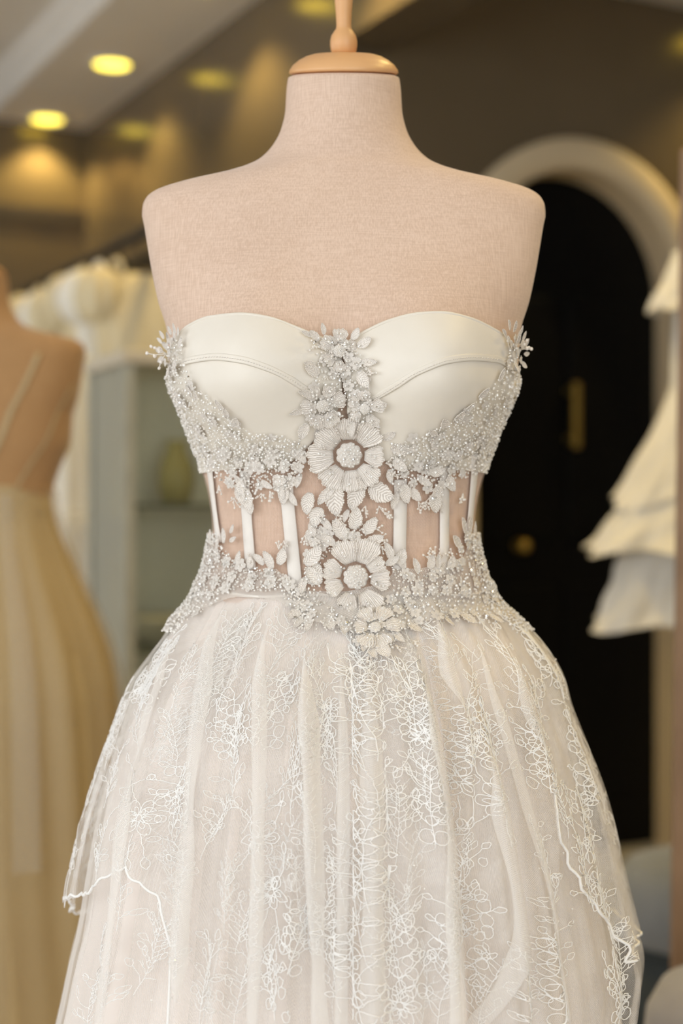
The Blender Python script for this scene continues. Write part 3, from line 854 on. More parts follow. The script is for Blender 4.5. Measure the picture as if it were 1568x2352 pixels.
# tz sheet helper on the torso
def tsheet(name, tt, topf, botf, nv, off, m, parent=None, th=0.0):
    s = np.linspace(0, 1, nv)
    a = np.array([topf(x) for x in tt]); b = np.array([botf(x) for x in tt])
    q = a[:, None] + (b - a)[:, None] * s[None, :]
    T = np.broadcast_to(tt[:, None], q.shape)
    P = torso(T, zpy(q), off)
    arc = np.concatenate([np.zeros((1, nv)), np.cumsum(np.linalg.norm(np.diff(P, axis=0), axis=2), axis=0)], axis=0)
    uv = np.stack([arc, -zpy(q)], -1)
    if th: return dpart(name, thick_grid(name, P[:, ::-1], th, uv[:, ::-1]), m, parent)
    return dpart(name, grid_mesh(name, P[:, ::-1], uv=uv[:, ::-1]), m, parent)
def t_at(px, py): return float(torso_tz(px, py)[0])
top_t = tabf([(-PI, 880), (-1.5, 860), (t_at(440, 960), 900), (t_at(600, 1000), 985), (t_at(700, 1000), 1000), (t_at(789, 1000), 985), (t_at(880, 1000), 1000),
              (t_at(980, 1000), 985), (t_at(1140, 960), 900), (1.5, 860), (PI, 880)])
tsheet('bodice_net', np.linspace(-PI, PI, 220), top_t, lambda t: 1358, 60, 0.0016, M['nude'])
# satin side panels under the beading
up = tabf([(t_at(690, 1020), 1015), (t_at(600, 1030), 1000), (t_at(470, 1000), 930), (-1.25, 862), (-1.6, 866), (-PI, 880)][::-1])
dn = tabf([(t_at(690, 1020), 1032), (t_at(640, 1070), 1072), (t_at(560, 1075), 1080), (-1.2, 1086), (-PI, 1086)][::-1])
tsheet('side_panel', np.linspace(-PI, t_at(690, 1020), 90), up, dn, 20, 0.0030, M['satin'])
up2 = tabf([(t_at(888, 1020), 1015), (t_at(978, 1030), 1000), (t_at(1108, 1000), 930), (1.25, 862), (1.6, 866), (PI, 880)])
dn2 = tabf([(t_at(888, 1020), 1032), (t_at(938, 1070), 1072), (t_at(1018, 1075), 1082), (1.2, 1086), (PI, 1086)])
tsheet('side_panel', np.linspace(t_at(888, 1020), PI, 90), up2, dn2, 20, 0.0030, M['satin'])
# boning
for (x0, y0, x1, y1, w) in ((657, 1135, 678, 1350, 15), (560, 1120, 573, 1300, 13.5), (480, 1080, 500, 1240, 12), (921, 1140, 918, 1300, 15), (1022, 1110, 1022, 1310, 13), (1091, 1080, 1076, 1240, 13)):
    yy = np.linspace(y0 - 40, y1 + 10, 24); xx = np.interp(yy, [y0, y1], [x0, x1])
    T, Z = torso_tz(xx, yy, 0.003)
    P = torso(T, Z); 
    nrm = torso_n(T, Z)
    tang = np.gradient(P, axis=0); tang /= np.linalg.norm(tang, axis=1, keepdims=True)
    side_ = np.cross(tang, nrm); side_ /= np.linalg.norm(side_, axis=1, keepdims=True)
    if side_[0, 0] < 0: side_ = -side_
    cs = np.array([-1, -0.92, -0.75, -0.7, 0, 0.7, 0.75, 0.92, 1.0]); hh = np.array([0, .0009, .0010, .0013, .0016, .0013, .0010, .0009, 0])
    G = P[:, None, :] + side_[:, None, :] * (cs * w * K)[None, :, None] + nrm[:, None, :] * (0.0026 + hh)[None, :, None]
    dpart('boning_strip', thick_grid('boning_strip', G, 0.0008), M['ribbon'])
for t in (-2.9, -2.35, -1.85, 1.85, 2.35, 2.9):
    tsheet('boning_strip', np.linspace(t - 0.045, t + 0.045, 5), lambda x: 1070, lambda x: 1350, 20, 0.0040, M['ribbon'], None, 0.0008)
# waist: corded seam and the lace ground of the hip band
tt = np.linspace(-PI, PI, 260)
seam = torso(tt, zpy(1357 + 3 * np.sin(tt * 9)), 0.0034)
v, f = tubes([seam], 0.0014, 7); dpart('waist_seam', mesh('waist_seam', v, f), M['ribbon'])
def on_px(rows, surf):
    out = []
    for x, y in rows: out.append((float(surf(x, y)[0]), y))
    return out
bt = on_px([(476, 1228), (500, 1240), (530, 1285), (600, 1308), (640, 1300), (690, 1345), (740, 1350), (800, 1345), (880, 1330), (905, 1300), (960, 1300), (1020, 1285), (1050, 1285), (1075, 1215), (1097, 1205)], torso_tz)
bb = on_px([(470, 1395), (540, 1362), (640, 1364), (690, 1395), (760, 1415), (860, 1440), (910, 1420), (1000, 1395), (1060, 1400), (1110, 1400)], torso_tz)
btf = tabf([(-PI, 1250), (-1.6, 1240)] + bt + [(1.6, 1225), (PI, 1250)]); bbf = tabf([(-PI, 1420), (-1.4, 1430)] + bb + [(1.4, 1430), (PI, 1420)])
def band(tt):
    s = np.linspace(0, 1, 26)
    a = np.array([btf(x) for x in tt]); b = np.array([bbf(x) for x in tt])
    q = a[:, None] + (b - a)[:, None] * s[None, :]
    T = np.broadcast_to(tt[:, None], q.shape)
    return T, q
def smooth(x, a, b):
    k = np.clip((x - a) / (b - a), 0, 1); return k * k * (3 - 2 * k)
def hip_point(T, q, off):
    """torso above the waist seam easing onto whatever stands furthest out below it"""
    base = 0.0048 - 0.0020 * smooth(np.abs(T), 0.95, 1.25)
    base = base - 0.0016 * smooth(np.abs(T), 0.95, 1.25) * smooth(q, 1020, 1085) * (q < 1150)
    A_ = torso(T, zpy(q), base + off); B_ = skirt(T, zpy(np.maximum(q, 1352)), 2, 0.0026 + off)
    B_[..., 2] = zpy(q)
    ra = np.hypot(A_[..., 0], A_[..., 1]); rb = np.hypot(B_[..., 0], B_[..., 1])
    k = np.where(rb > ra, smooth(q, 1326, 1350), smooth(q, 1350, 1400))[..., None]
    return A_ * (1 - k) + B_ * k
T, q = band(np.linspace(-PI, PI, 300))
P = hip_point(T, q, 0.0)
arc = np.concatenate([np.zeros((1, 26)), np.cumsum(np.linalg.norm(np.diff(P, axis=0), axis=2), axis=0)], axis=0)
dpart('lace_band', grid_mesh('lace_band', P[:, ::-1], uv=np.stack([arc, -zpy(q)], -1)[:, ::-1]), M['lacebase'])

# ------------------------------------------------------------------ lace applique
def front_frame(px, py, off):
    """point and frame (right, up, normal) on the dress front at photo pixels (vectorised)"""
    px = np.atleast_1d(np.asarray(px, float)); py = np.atleast_1d(np.asarray(py, float))
    base = 0.0048
    T, Z = torso_tz(px, py, base)
    T2, Z2 = skirt_tz(px, py)
    T = np.where(py > 1400, T2, T); Z = np.where(py > 1400, Z2, Z)
    k = np.clip((py - 1330) / 70, 0, 1); T = T * (1 - k) + T2 * k; Z = Z * (1 - k) + Z2 * k
    return frame_tz(T, Z, off)
def cupheight(T, Z):
    q = pyz(Z)
    h = 0.0045 - 0.0022 * smooth(q, 985, 1070)
    return np.where(q < 985, h * (1 - smooth(np.abs(T), 1.1, 1.3)), h * smooth(np.abs(T), 0.22, 0.34) * (1 - smooth(np.abs(T), 0.85, 1.1)) * (q < 1078))
def frame_tz(T, Z, off):
    q = pyz(Z)
    def S(t, z): return hip_point(t, pyz(z), off) + 0
    P = S(T, Z)
    du = S(T + 0.004, Z) - S(T - 0.004, Z); dv = S(T, Z + 0.002) - S(T, Z - 0.002)
    N = np.cross(du, dv); N /= np.linalg.norm(N, axis=-1, keepdims=True)
    P = P + N * cupheight(T, Z)[..., None]
    up = np.array([0, 0, 1.0]) - N * N[..., 2:3]; up /= np.linalg.norm(up, axis=-1, keepdims=True)
    rt = np.cross(up, N)
    return P, rt, up, N
def mat_from(P, rt, up, N, ang, s, sz=None, tilt=0.0):
    """ang: clockwise image angle of the local +Y axis from up"""
    ca, sa = math.cos(ang), math.sin(ang)
    Y = up * ca + rt * sa; X = rt * ca - up * sa
    if tilt:
        Y2 = Y * math.cos(tilt) + N * math.sin(tilt); N = N * math.cos(tilt) - Y * math.sin(tilt); Y = Y2
    sz = sz or s
    return Matrix(((X[0] * s, Y[0] * s, N[0] * sz, P[0]), (X[1] * s, Y[1] * s, N[1] * sz, P[1]), (X[2] * s, Y[2] * s, N[2] * sz, P[2]), (0, 0, 0, 1)))
def picot(me, pts, rad):
    """add the beaded picot edge to a lace piece as a second material"""
    v, f_ = balls(pts, rad, np.random.default_rng(1))
    nv0 = len(me.vertices); V0 = np.zeros(nv0 * 3); me.vertices.foreach_get('co', V0)
    F0 = [tuple(p.vertices) for p in me.polygons]
    UV0 = np.zeros((nv0, 2)); ul = me.uv_layers[0].data
    for lp in me.loops: UV0[lp.vertex_index] = ul[lp.index].uv
    m2 = mesh(me.name, np.concatenate([V0.reshape(-1, 3), v]), F0 + [tuple(k + nv0 for k in q_) for q_ in f_], True, np.concatenate([UV0, np.zeros((len(v), 2))]))
    m2.materials.append(M['thread']); m2.materials.append(M['pearl'])
    m2.polygons.foreach_set('material_index', [0] * len(F0) + [1] * len(f_))
    return m2
def petal_mesh(name, wid, nsc, nu=33, nv=8, ridge=0.03, seed=0):
    """scalloped, ribbed petal: root at the origin, tip at y=1"""
    r = np.random.default_rng(seed)
    u = np.linspace(-1, 1, nu); v = np.linspace(0, 1, nv)
    U, Vv = np.meshgrid(u, v, indexing='ij')
    rad = 0.12 + 0.88 * Vv
    edge = 1 + 0.11 * np.abs(np.sin(U * PI * 2.0)) - 0.22 * np.abs(U) ** 3 + 0.04 * np.sin(U * 5 + seed * 2)
    half = wid * (0.35 + 0.65 * np.sin(Vv * PI / 2))
    X = U * half * (0.6 + 0.4 * np.sqrt(np.clip(1 - (U * 0.6) ** 2, 0, 1)))
    Y = rad * np.where(Vv > 0, 1 + (edge - 1) * Vv ** 2, 1)
    Z = ridge * np.cos(U * PI * nsc) * np.sin(PI * np.clip(Vv, .05, .97)) + 0.05 * np.sin(PI * Vv) + 0.04 * (Vv > 0.9) + r.normal(0, 0.006, U.shape)
    Z = Z + 0.05 * (np.abs(U) > 0.95)
    P = np.stack([X, Y, Z], -1)
    return picot(thick_grid(name, P, 0.03, np.stack([U, Vv], -1)), np.concatenate([P[0, 3:], P[1:-1:2, -1], P[-1, :2:-1]]), 0.035)
def leaf_mesh(name, wid, nsc, seed=0):
    r = np.random.default_rng(seed)
    u = np.linspace(-1, 1, 9); v = np.linspace(0, 1, 15)
    U, Vv = np.meshgrid(u, v, indexing='ij')
    half = wid * np.sin(PI * np.clip(0.04 + 0.94 * Vv, 0, 1)) ** 0.7 * (1 + 0.13 * np.abs(np.sin(Vv * PI * nsc)))
    X = U * half + 0.05 * np.sin(Vv * 3)
    Y = Vv - 0.10 * np.abs(U) * half * 2
    Z = 0.05 * np.abs(U) * (1 - np.abs(U)) * 2 + 0.022 * np.cos((Vv + 0.35 * np.abs(U)) * PI * nsc * 2) * (np.abs(U) < .95) + 0.04 * (np.abs(U) > .9)
    P = np.stack([X, Y, Z], -1)
    return picot(thick_grid(name, P, 0.03, np.stack([U, Vv], -1)), np.concatenate([P[0, 1:], P[-1, 1:-1]]), 0.032)
ICO_V = []; g = (1 + 5 ** .5) / 2
for a in (-1, 1):
    for b in (-g, g): ICO_V += [(a, b, 0), (0, a, b), (b, 0, a)]
ICO_V = np.array(ICO_V, float); ICO_V /= np.linalg.norm(ICO_V[0])
bm = bmesh.new()
for q_ in ICO_V: bm.verts.new(q_)
bmesh.ops.convex_hull(bm, input=bm.verts)
bm.verts.index_update(); ICO_V = np.array([q_.co[:] for q_ in bm.verts]); ICO_F = np.array([[q_.index for q_ in f_.verts] for f_ in bm.faces]); bm.free()
def balls(P, rad, rng, squash=None, N=None):
    P = np.asarray(P, float); n = len(P)
    rad = np.broadcast_to(np.asarray(rad, float), (n,))
    Q = rng.normal(0, 1, (n, 4)); Q /= np.linalg.norm(Q, axis=1, keepdims=True)
    w, x, y, z = Q.T
    R = np.stack([np.stack([1 - 2 * (y * y + z * z), 2 * (x * y - z * w), 2 * (x * z + y * w)], -1),
                  np.stack([2 * (x * y + z * w), 1 - 2 * (x * x + z * z), 2 * (y * z - x * w)], -1),
                  np.stack([2 * (x * z - y * w), 2 * (y * z + x * w), 1 - 2 * (x * x + y * y)], -1)], 1)
    sc = rng.uniform(0.8, 1.25, (n, 1, 3))
    V = np.einsum('nij,nkj->nki', R, ICO_V[None] * sc) * rad[:, None, None] + P[:, None, :]
    F = (ICO_F[None] + (np.arange(n) * len(ICO_V))[:, None, None]).reshape(-1, 3)
    return V.reshape(-1, 3), F.tolist()
def mini_flower_mesh(name, npet, seed):
    r = np.random.default_rng(seed)
    parts = []
    na, nr = npet * 6, 6
    a = np.linspace(0, 2 * PI, na, endpoint=False)
    rr = np.linspace(0.12, 1, nr)
    A_, R_ = np.meshgrid(a, rr, indexing='ij')
    lobe = 0.66 + 0.34 * np.abs(np.cos(A_ * npet / 2)) ** 0.7
    X = R_ * lobe * np.cos(A_); Y = R_ * lobe * np.sin(A_)
    Z = 0.10 * np.sin(PI * R_) + 0.05 * np.cos(A_ * npet * 3) * R_ + 0.10 * R_ ** 2 + r.normal(0, 0.012, A_.shape)
    P = np.stack([X, Y, Z], -1)
    parts.append((P.reshape(-1, 3), grid_faces(na, nr, True)))
    k = 7
    th = np.linspace(0, 2 * PI, k - 1, endpoint=False)
    C = np.concatenate([[[0, 0, .16]], np.stack([.2 * np.cos(th), .2 * np.sin(th), np.full(k - 1, .12)], -1)])
    parts.append(balls(C, 0.11, r))
    return mesh(name, *merge(parts))
PETALS = [petal_mesh('petal', 0.60, 8, seed=i) for i in range(2)]
LEAVES = [leaf_mesh('lace_leaf', 0.27, 4, 1), leaf_mesh('lace_leaf', 0.2, 5, 2), leaf_mesh('lace_leaf', 0.33, 4, 3)]
MINIS = [mini_flower_mesh('lace_flower', n_, i) for i, n_ in enumerate((5, 5, 6))]
for me in PETALS: me.materials[0] = M['petal']
for me in LEAVES: me.materials[0] = M['leaf']
for me in MINIS: me.materials.append(M['thread'])
rl = np.random.default_rng(5)
def leaf(px, py, ln, deg, k=0, off=0.0012, tilt=0.12):
    P, rt, up_, N = front_frame(px, py, off)
    o = dpart('lace_leaf', LEAVES[k % 3], None)
    o.matrix_world = mat_from(P[0], rt[0], up_[0], N[0], math.radians(deg), ln * K * 0.93, None, tilt); return o
def mini(px, py, r, off=0.0014, frame=None):
    P, rt, up_, N = front_frame(px, py, off) if frame is None else frame
    o = dpart('lace_flower', MINIS[int(rl.integers(3))], None)
    o.matrix_world = mat_from(P[0], rt[0], up_[0], N[0], rl.uniform(0, 6.28), r * K * 0.93); return o
BEADS = []; BR = []; PEARLS = []; PRR = []
def bead(px, py, r=3.2, off=0.0035, pearl=False):
    P, _, _, _ = front_frame(px, py, off)
    (PEARLS if pearl else BEADS).extend(P); (PRR if pearl else BR).extend(np.broadcast_to(np.asarray(r, float) * K, (len(P),)))
def big_flower(px, py, rc, rp_, npet, rot):
    """beaded centre with a scalloped rim, ringed by broad ribbed petals"""
    P, rt, up_, N = front_frame(px, py, 0.0026)
    na = 48; a = np.linspace(0, 2 * PI, na, endpoint=False); rr = np.array([.02, .3, .6, .85, 1.0])
    A_, R_ = np.meshgrid(a, rr, indexing='ij')
    lobe = 0.86 + 0.14 * np.abs(np.cos(A_ * 4.5)); X = R_ * lobe * np.cos(A_); Y = R_ * lobe * np.sin(A_); Z = 0.22 * (1 - R_ ** 2)
    c = dpart('lace_flower', thick_grid('lace_flower', np.concatenate([np.stack([X, Y, Z], -1), np.stack([X, Y, Z], -1)[:1]]), 0.06), M['thread'])
    c.matrix_world = mat_from(P[0], rt[0], up_[0], N[0], 0, rc * K * 0.93)
    n_ = 46; s = np.sqrt(np.arange(n_) / n_) * 0.95; ph = np.arange(n_) * 2.39996
    bp = np.stack([s * np.cos(ph), s * np.sin(ph), 0.24 * (1 - s ** 2) + 0.05], -1)
    o = link('centre_beads', mesh('centre_beads', *balls(bp, 0.085, rl), smooth=False), c, M['crystal']); o['kind'] = 'stuff'
    for i in range(npet):
        an = rot + 360.0 / npet * i + rl.uniform(-9, 9)
        x = px + rc * 1.0 * math.sin(math.radians(an)); y = py - rc * 1.0 * math.cos(math.radians(an))
        Pp, r2, u2, n2 = front_frame(x, y, 0.0014)
        L = (rp_ - rc) * rl.uniform(0.82, 1.18)
        o = link('petal', PETALS[i % 2], c)
        o.matrix_world = mat_from(Pp[0], r2[0], u2[0], n2[0], math.radians(an), L * K * 0.93, None, rl.uniform(0.04, 0.2))
    for i in range(npet):
        an = math.radians(rot + 360.0 / npet * i)
        for f_ in (0.45, 0.62, 0.8):
            d = rc + (rp_ - rc) * f_
            bead(px + d * math.sin(an) + rl.uniform(-5, 5), py - d * math.cos(an) + rl.uniform(-5, 5), rl.uniform(2.2, 3.4), 0.0045)
big_flower(802, 1042, 30, 84, 8, 0)
big_flower(817, 1330, 29, 80, 8, 15)
big_flower(733, 922, 16, 50, 6, 20)
big_flower(772, 810, 15, 46, 6, 0)
big_flower(845, 928, 13, 42, 5, 10)
big_flower(862, 1440, 15, 50, 6, 25)
# central cascade leaves: px, py (root), length, heading, shape
for (x, y, ln, dg, k) in [(770,1110,72,178,0),(832,1112,62,205,0),(850,1112,62,120,2),(765,1120,50,225,1),(700,1060,40,-40,1),(690,1085,34,200,1),(712,1130,50,190,0),(735,1165,46,200,2),
    (715,1195,40,170,1),(740,1190,36,140,1),(705,1220,44,150,1),(800,1170,30,200,1),(810,1215,52,10,0),(835,1225,46,40,0),(790,1240,50,-30,0),(770,1255,42,-60,1),(840,1250,44,70,0),
    (700,1300,56,40,0),(712,1345,52,20,2),(735,1345,50,-40,0),(700,1330,40,190,1),(900,1290,44,-20,1),(915,1300,40,20,0),(885,1300,38,60,1),(930,1310,40,-30,1),(625,1310,46,-30,1),(640,1300,40,15,0),
    (605,1300,36,-50,1),(530,1225,24,35,1),(528,1245,26,70,1),(515,1250,36,-10,1),(548,1110,48,165,0),(565,1120,52,170,0),(575,1150,30,175,2),(560,1095,44,200,0),(540,1090,40,130,1),
    (640,1110,36,160,1),(655,1115,42,190,0),(665,1130,34,150,1),(600,1100,34,120,1),(625,1095,36,100,2),(705,780,26,-70,1),(720,790,30,-40,0),(735,775,26,-10,1),(815,785,30,30,0),(830,800,36,60,0),
    (840,830,38,95,1),(835,850,44,150,0),(720,860,40,-60,0),(712,840,30,-80,1),(705,900,36,-70,1),(690,930,34,-100,1),(700,960,40,200,0),(730,975,34,190,1),(860,925,40,75,0),(855,945,34,140,1),
    (815,960,36,190,1),(880,1000,34,60,0),(900,1020,40,100,2),(905,1050,40,130,0),(895,1075,34,170,1),(930,1110,44,170,0),(945,1120,36,140,0),(915,1130,40,200,1),(1010,1110,44,190,0),(1000,1130,46,180,2),
    (1030,1090,40,150,0),(1015,1150,26,180,1),(960,1090,40,120,1),(985,1080,40,80,0),(515,925,30,0,0),(525,940,34,25,1),(450,900,32,15,0),(462,905,30,30,1),(540,960,32,40,0),(1040,950,36,10,0),
    (1020,965,34,-30,0),(1000,985,32,-50,1),(1060,930,34,20,1),(1090,900,32,30,0),(1130,870,34,20,1),(1155,800,30,-30,1),(1175,790,34,20,0),(1190,800,30,50,1),(1150,775,26,-60,1),
    (395,800,32,-60,1),(400,790,30,-20,0),(415,785,30,10,1),(425,800,28,40,0),(1065,1225,40,-25,1),(1075,1220,36,10,0),(1090,1230,34,20,1),(1055,1260,36,-40,0),(480,1250,34,-10,0),(495,1265,34,20,1),
    (540,1300,34,20,1),(575,1310,30,-10,0),(960,1320,36,-15,1),(985,1310,34,20,0),(1005,1310,34,5,1),(1030,1310,34,30,0),(850,1480,38,170,0),(875,1480,40,150,2),(840,1470,34,200,1),(700,1420,34,210,1),
    (690,1405,36,240,0),(720,1425,36,180,1),(760,1420,36,170,0),(790,1430,36,190,1),(905,1450,36,150,1),(930,1430,38,140,0),(1000,1410,40,160,1),(1060,1410,40,150,0),(1120,1410,40,150,1)]:
    leaf(x, y, ln, dg, k, 0.0012 + rl.uniform(0, 0.0012))
# scattered small flowers over the beaded zones (photo-traced outlines)
ZONES = {
 'L': [(392,800),(430,770),(440,835),(462,880),(500,900),(530,945),(580,975),(650,985),(700,1010),(690,1095),(650,1130),(600,1110),(575,1165),(550,1125),(482,1083),(457,1040),(430,970),(398,880)],
 'R': [(1185,795),(1150,770),(1152,830),(1120,880),(1060,925),(1030,950),(960,985),(900,1010),(892,1095),(925,1140),(960,1100),(1000,1165),(1040,1100),(1098,1085),(1115,1040),(1140,970),(1178,870)],
 'C': [(705,785),(770,780),(835,795),(850,850),(870,925),(850,960),(810,960),(790,870),(775,870),(785,950),(750,980),(700,960),(700,900),(720,850)],
 'WL': [(484,1235),(515,1255),(545,1300),(640,1315),(690,1350),(700,1420),(640,1362),(540,1360),(480,1395),(425,1430),(440,1375),(468,1320)],
 'WC': [(705,1180),(745,1180),(760,1260),(830,1190),(850,1250),(890,1290),(900,1400),(930,1440),(890,1495),(840,1490),(800,1455),(740,1445),(680,1450),(665,1400),(660,1365),(690,1350),(700,1290)],
 'WR': [(900,1300),(940,1320),(1030,1300),(1055,1260),(1070,1200),(1094,1215),(1105,1280),(1125,1330),(1168,1405),(1130,1435),(1040,1425),(980,1430),(920,1455),(890,1400)]}
def inside(poly, X, Y):
    poly = np.array(poly, float); c = np.zeros(X.shape, bool)
    j = len(poly) - 1
    for i in range(len(poly)):
        xi, yi = poly[i]; xj, yj = poly[j]
        m_ = ((yi > Y) != (yj > Y)) & (X < (xj - xi) * (Y - yi) / (yj - yi + 1e-9) + xi)
        c ^= m_; j = i
    return c
def scatter(poly, sp, rng, jit=0.42):
    p = np.array(poly); x0, y0 = p.min(0); x1, y1 = p.max(0)
    X, Y = np.meshgrid(np.arange(x0, x1, sp), np.arange(y0, y1, sp * 0.87))
    X = X + (np.arange(X.shape[0]) % 2)[:, None] * sp / 2
    X = X + rng.uniform(-jit, jit, X.shape) * sp; Y = Y + rng.uniform(-jit, jit, Y.shape) * sp
    k = inside(poly, X, Y); return X[k], Y[k]
for zn, sp in (('L', 36), ('R', 36), ('C', 34), ('WL', 34), ('WC', 33), ('WR', 32)):
    X, Y = scatter(ZONES[zn], sp, rl)
    k_ = (np.hypot(X - 802, Y - 1042) > 92) & (np.hypot(X - 817, Y - 1330) > 90) & (np.hypot(X - 789, (Y - 915) * 0.35) > 15)
    fr = front_frame(X[k_], Y[k_], 0.0014)
    for i in range(int(k_.sum())):
        mini(0, 0, rl.uniform(11.5, 17), frame=[c_[i:i + 1] for c_ in fr])
# fuller clusters at the outer ends of the neckline
for (x, y, dg) in [(392, 788, -50), (398, 778, -20), (410, 770, 0), (420, 768, 20), (430, 775, 35), (388, 805, -80), (392, 822, -100), (404, 840, 190), (415, 800, 10), (425, 820, 60),
                   (1150, 762, -40), (1160, 765, -15), (1172, 772, 5), (1182, 780, 25), (1188, 792, 50), (1186, 812, 80), (1180, 830, 120), (1165, 790, -10), (1155, 800, -60), (1160, 830, 190)]:
    leaf(x, y, rl.uniform(20, 28), dg, int(rl.integers(3)), rl.uniform(0.003, 0.006), rl.uniform(0.2, 0.5))
for (x, y) in [(400, 795), (412, 785), (408, 812), (420, 835), (400, 830), (1165, 780), (1178, 792), (1172, 808), (1160, 815), (1178, 825), (1168, 845)]:
    mini(x, y, rl.uniform(9, 13), rl.uniform(0.003, 0.006))
for sgn in (-1, 1):        # the same lace running on round the sides
    for (ya, yb, n_) in ((880, 1085, 30), (1235, 1430, 26)):
        for _ in range(n_):
            T_ = np.array([sgn * rl.uniform(1.25, 2.6)]); Z_ = zpy(np.array([rl.uniform(ya, yb)]))
            mini(0, 0, rl.uniform(11.5, 17), frame=frame_tz(T_, Z_, 0.0014))
# beads
for zn, sp in (('L', 7.6), ('R', 8.2), ('C', 9.5), ('WL', 7.8), ('WC', 9), ('WR', 8.6)):
    X, Y = scatter(ZONES[zn], sp, rl, 0.5)
    k = rl.random(len(X))
    keep = ~((np.hypot(X - 802, Y - 1042) < 86) | (np.hypot(X - 817, Y - 1330) < 84))
    a_ = keep & (k < 0.62); b_ = keep & (k >= 0.62)
    bead(X[a_], Y[a_], rl.uniform(1.7, 3.6, a_.sum()), rl.uniform(0.0014, 0.0034, a_.sum()))
    bead(X[b_], Y[b_], rl.uniform(1.5, 2.7, b_.sum()), rl.uniform(0.0014, 0.0034, b_.sum()), True)
for sgn in (-1, 1):
    for (ya, yb, n_) in ((870, 1085, 1100), (1225, 1445, 1500)):
        T_ = sgn * rl.uniform(1.1, 2.3, n_); Z_ = zpy(rl.uniform(ya, yb, n_))
        P, _, _, _ = frame_tz(T_, Z_, rl.uniform(0.0006, 0.0028, n_))
        BEADS.extend(P); BR.extend(rl.uniform(1.7, 3.6, n_) * K)
RH = []
for zn, n_ in (('L', 26), ('R', 20), ('C', 12), ('WL', 18), ('WC', 18), ('WR', 20)):
    X, Y = scatter(ZONES[zn], 14, rl, 0.5); i_ = rl.permutation(len(X))[:n_]
    RH.extend(front_frame(X[i_], Y[i_], 0.0042)[0])
for (x, y) in ((802, 985), (770, 1010), (835, 1015), (852, 1068), (760, 1075), (800, 1030), (812, 1050), (790, 1050), (850, 1330), (790, 1310), (825, 1345), (815, 1290)):
    RH.extend(front_frame(x, y, 0.006)[0])
dpart('rhinestones', mesh('rhinestones', *balls(RH, rl.uniform(2.4, 3.6, len(RH)) * K, rl), smooth=False), M['rhinestone'], kind='stuff')
o = dpart('crystal_beads', mesh('crystal_beads', *balls(BEADS, BR, rl), smooth=False), M['crystal'], kind='stuff')
o = dpart('seed_beads', mesh('seed_beads', *balls(PEARLS, PRR, rl)), M['pearl'], kind='stuff')
# sprigs: thin stems tipped with beads
SPR_ = [(352,820,-95),(1195,795,60),(870,1160,160),(880,1175,120),(840,1160,200),(860,1215,70),(865,1240,95),(870,1255,110),(780,1190,200),(770,1175,150),(985,1290,0),(1000,1285,-25),(1010,1290,20),
        (975,1150,170),(985,1140,190),(600,1130,180),(620,1125,170),(960,1150,160),(655,1270,-10),(640,1265,10),(690,1080,-60),(680,1110,-100),(845,840,80),(850,860,60),(725,800,-80),(770,1000,0),
        (885,1060,90),(890,1080,120),(700,1230,180),(725,1240,150),(845,1500,180),(900,1480,160),(940,1470,150),(1060,1130,180),(505,1110,180),(540,1140,200),(1040,1290,-20),(575,1300,0)]
for (x, y, dg) in SPR_:
    lines = []; tips = []
    P0, rt, up_, N = (q_[0] for q_ in front_frame(x, y, 0.0025))
    out_ = 0.35 if x in (352, 1195) else 0.06
    if out_ > 0.3:
        P0 = front_frame(396 if x == 352 else 1184, 812 if x == 352 else 800, 0.003)[0][0]; rt, up_, N = np.eye(3)[[0, 2, 1]] * np.array([[1], [1], [-1.0]])
    for k in range(4 if out_ > 0.3 else 3):
        a = math.radians(dg + (k - 1.2) * 24 + rl.uniform(-8, 8)); L = rl.uniform(14, 24) * K * ((1.9 if x == 352 else 0.9) if out_ > 0.3 else 1)
        s = np.linspace(0, 1, 6)[:, None]
        d = up_ * math.cos(a) + rt * math.sin(a); e_ = rt * math.cos(a) - up_ * math.sin(a)
        l_ = P0 + d * s * L + e_ * (0.5 * L * rl.uniform(-1, 1) * s ** 2) + N * (out_ * L * s * (1 if out_ < .3 else -0.1))
        lines.append(l_); tips.append(l_[-1])
    tips += [l_[3] + rl.normal(0, 0.0008, 3) for l_ in lines]
    v1 = tubes(lines, 0.00042, 4); v2 = balls(tips, 0.0012 if out_ < .3 else 0.0017, rl)
    dpart('bead_sprig', mesh('bead_sprig', *merge([v1, v2])), M['thread'])
# loose glints on the skirt
X = rl.uniform(330, 1330, 60); Y = rl.uniform(1480, 2340, 60)
T_, Z_ = skirt_tz(X, Y); P = skirt(T_, Z_, 2, 0.0016)
o = dpart('skirt_sequins', mesh('skirt_sequins', *balls(P, 0.0011, rl), smooth=False), M['crystal'], kind='stuff')

# ------------------------------------------------------------------ things behind the dress
def pc(px, py, dep):
    return np.array([(px - 784) / FPX * dep + CAMX, dep - DIST, CAMZ - (py - 1176) / FPX * dep])
M['champ'] = simple('champagne_satin', (0.58, 0.45, 0.25), (0.53, 0.40, 0.22), 0.55, 6)
M['champ_net'] = sheer('champagne_net', (0.66, 0.55, 0.36), 0.12, 0.4, 0.0022)
M['white_net'] = sheer('white_net', (0.86, 0.84, 0.78), 0.14, 0.4, 0.0022)
M['cream'] = simple('cream_satin', (0.78, 0.67, 0.44), (0.70, 0.59, 0.37), 0.6, 8)
M['ivory'] = simple('ivory_crepe', (0.90, 0.86, 0.77), (0.87, 0.83, 0.73), 0.6, 8)
M['ruffle'] = simple('white_organza', (0.80, 0.76, 0.68), (0.74, 0.70, 0.62), 0.7, 10)
M['hanger'] = simple('black_velvet', (0.025, 0.022, 0.02), None, 0.8)

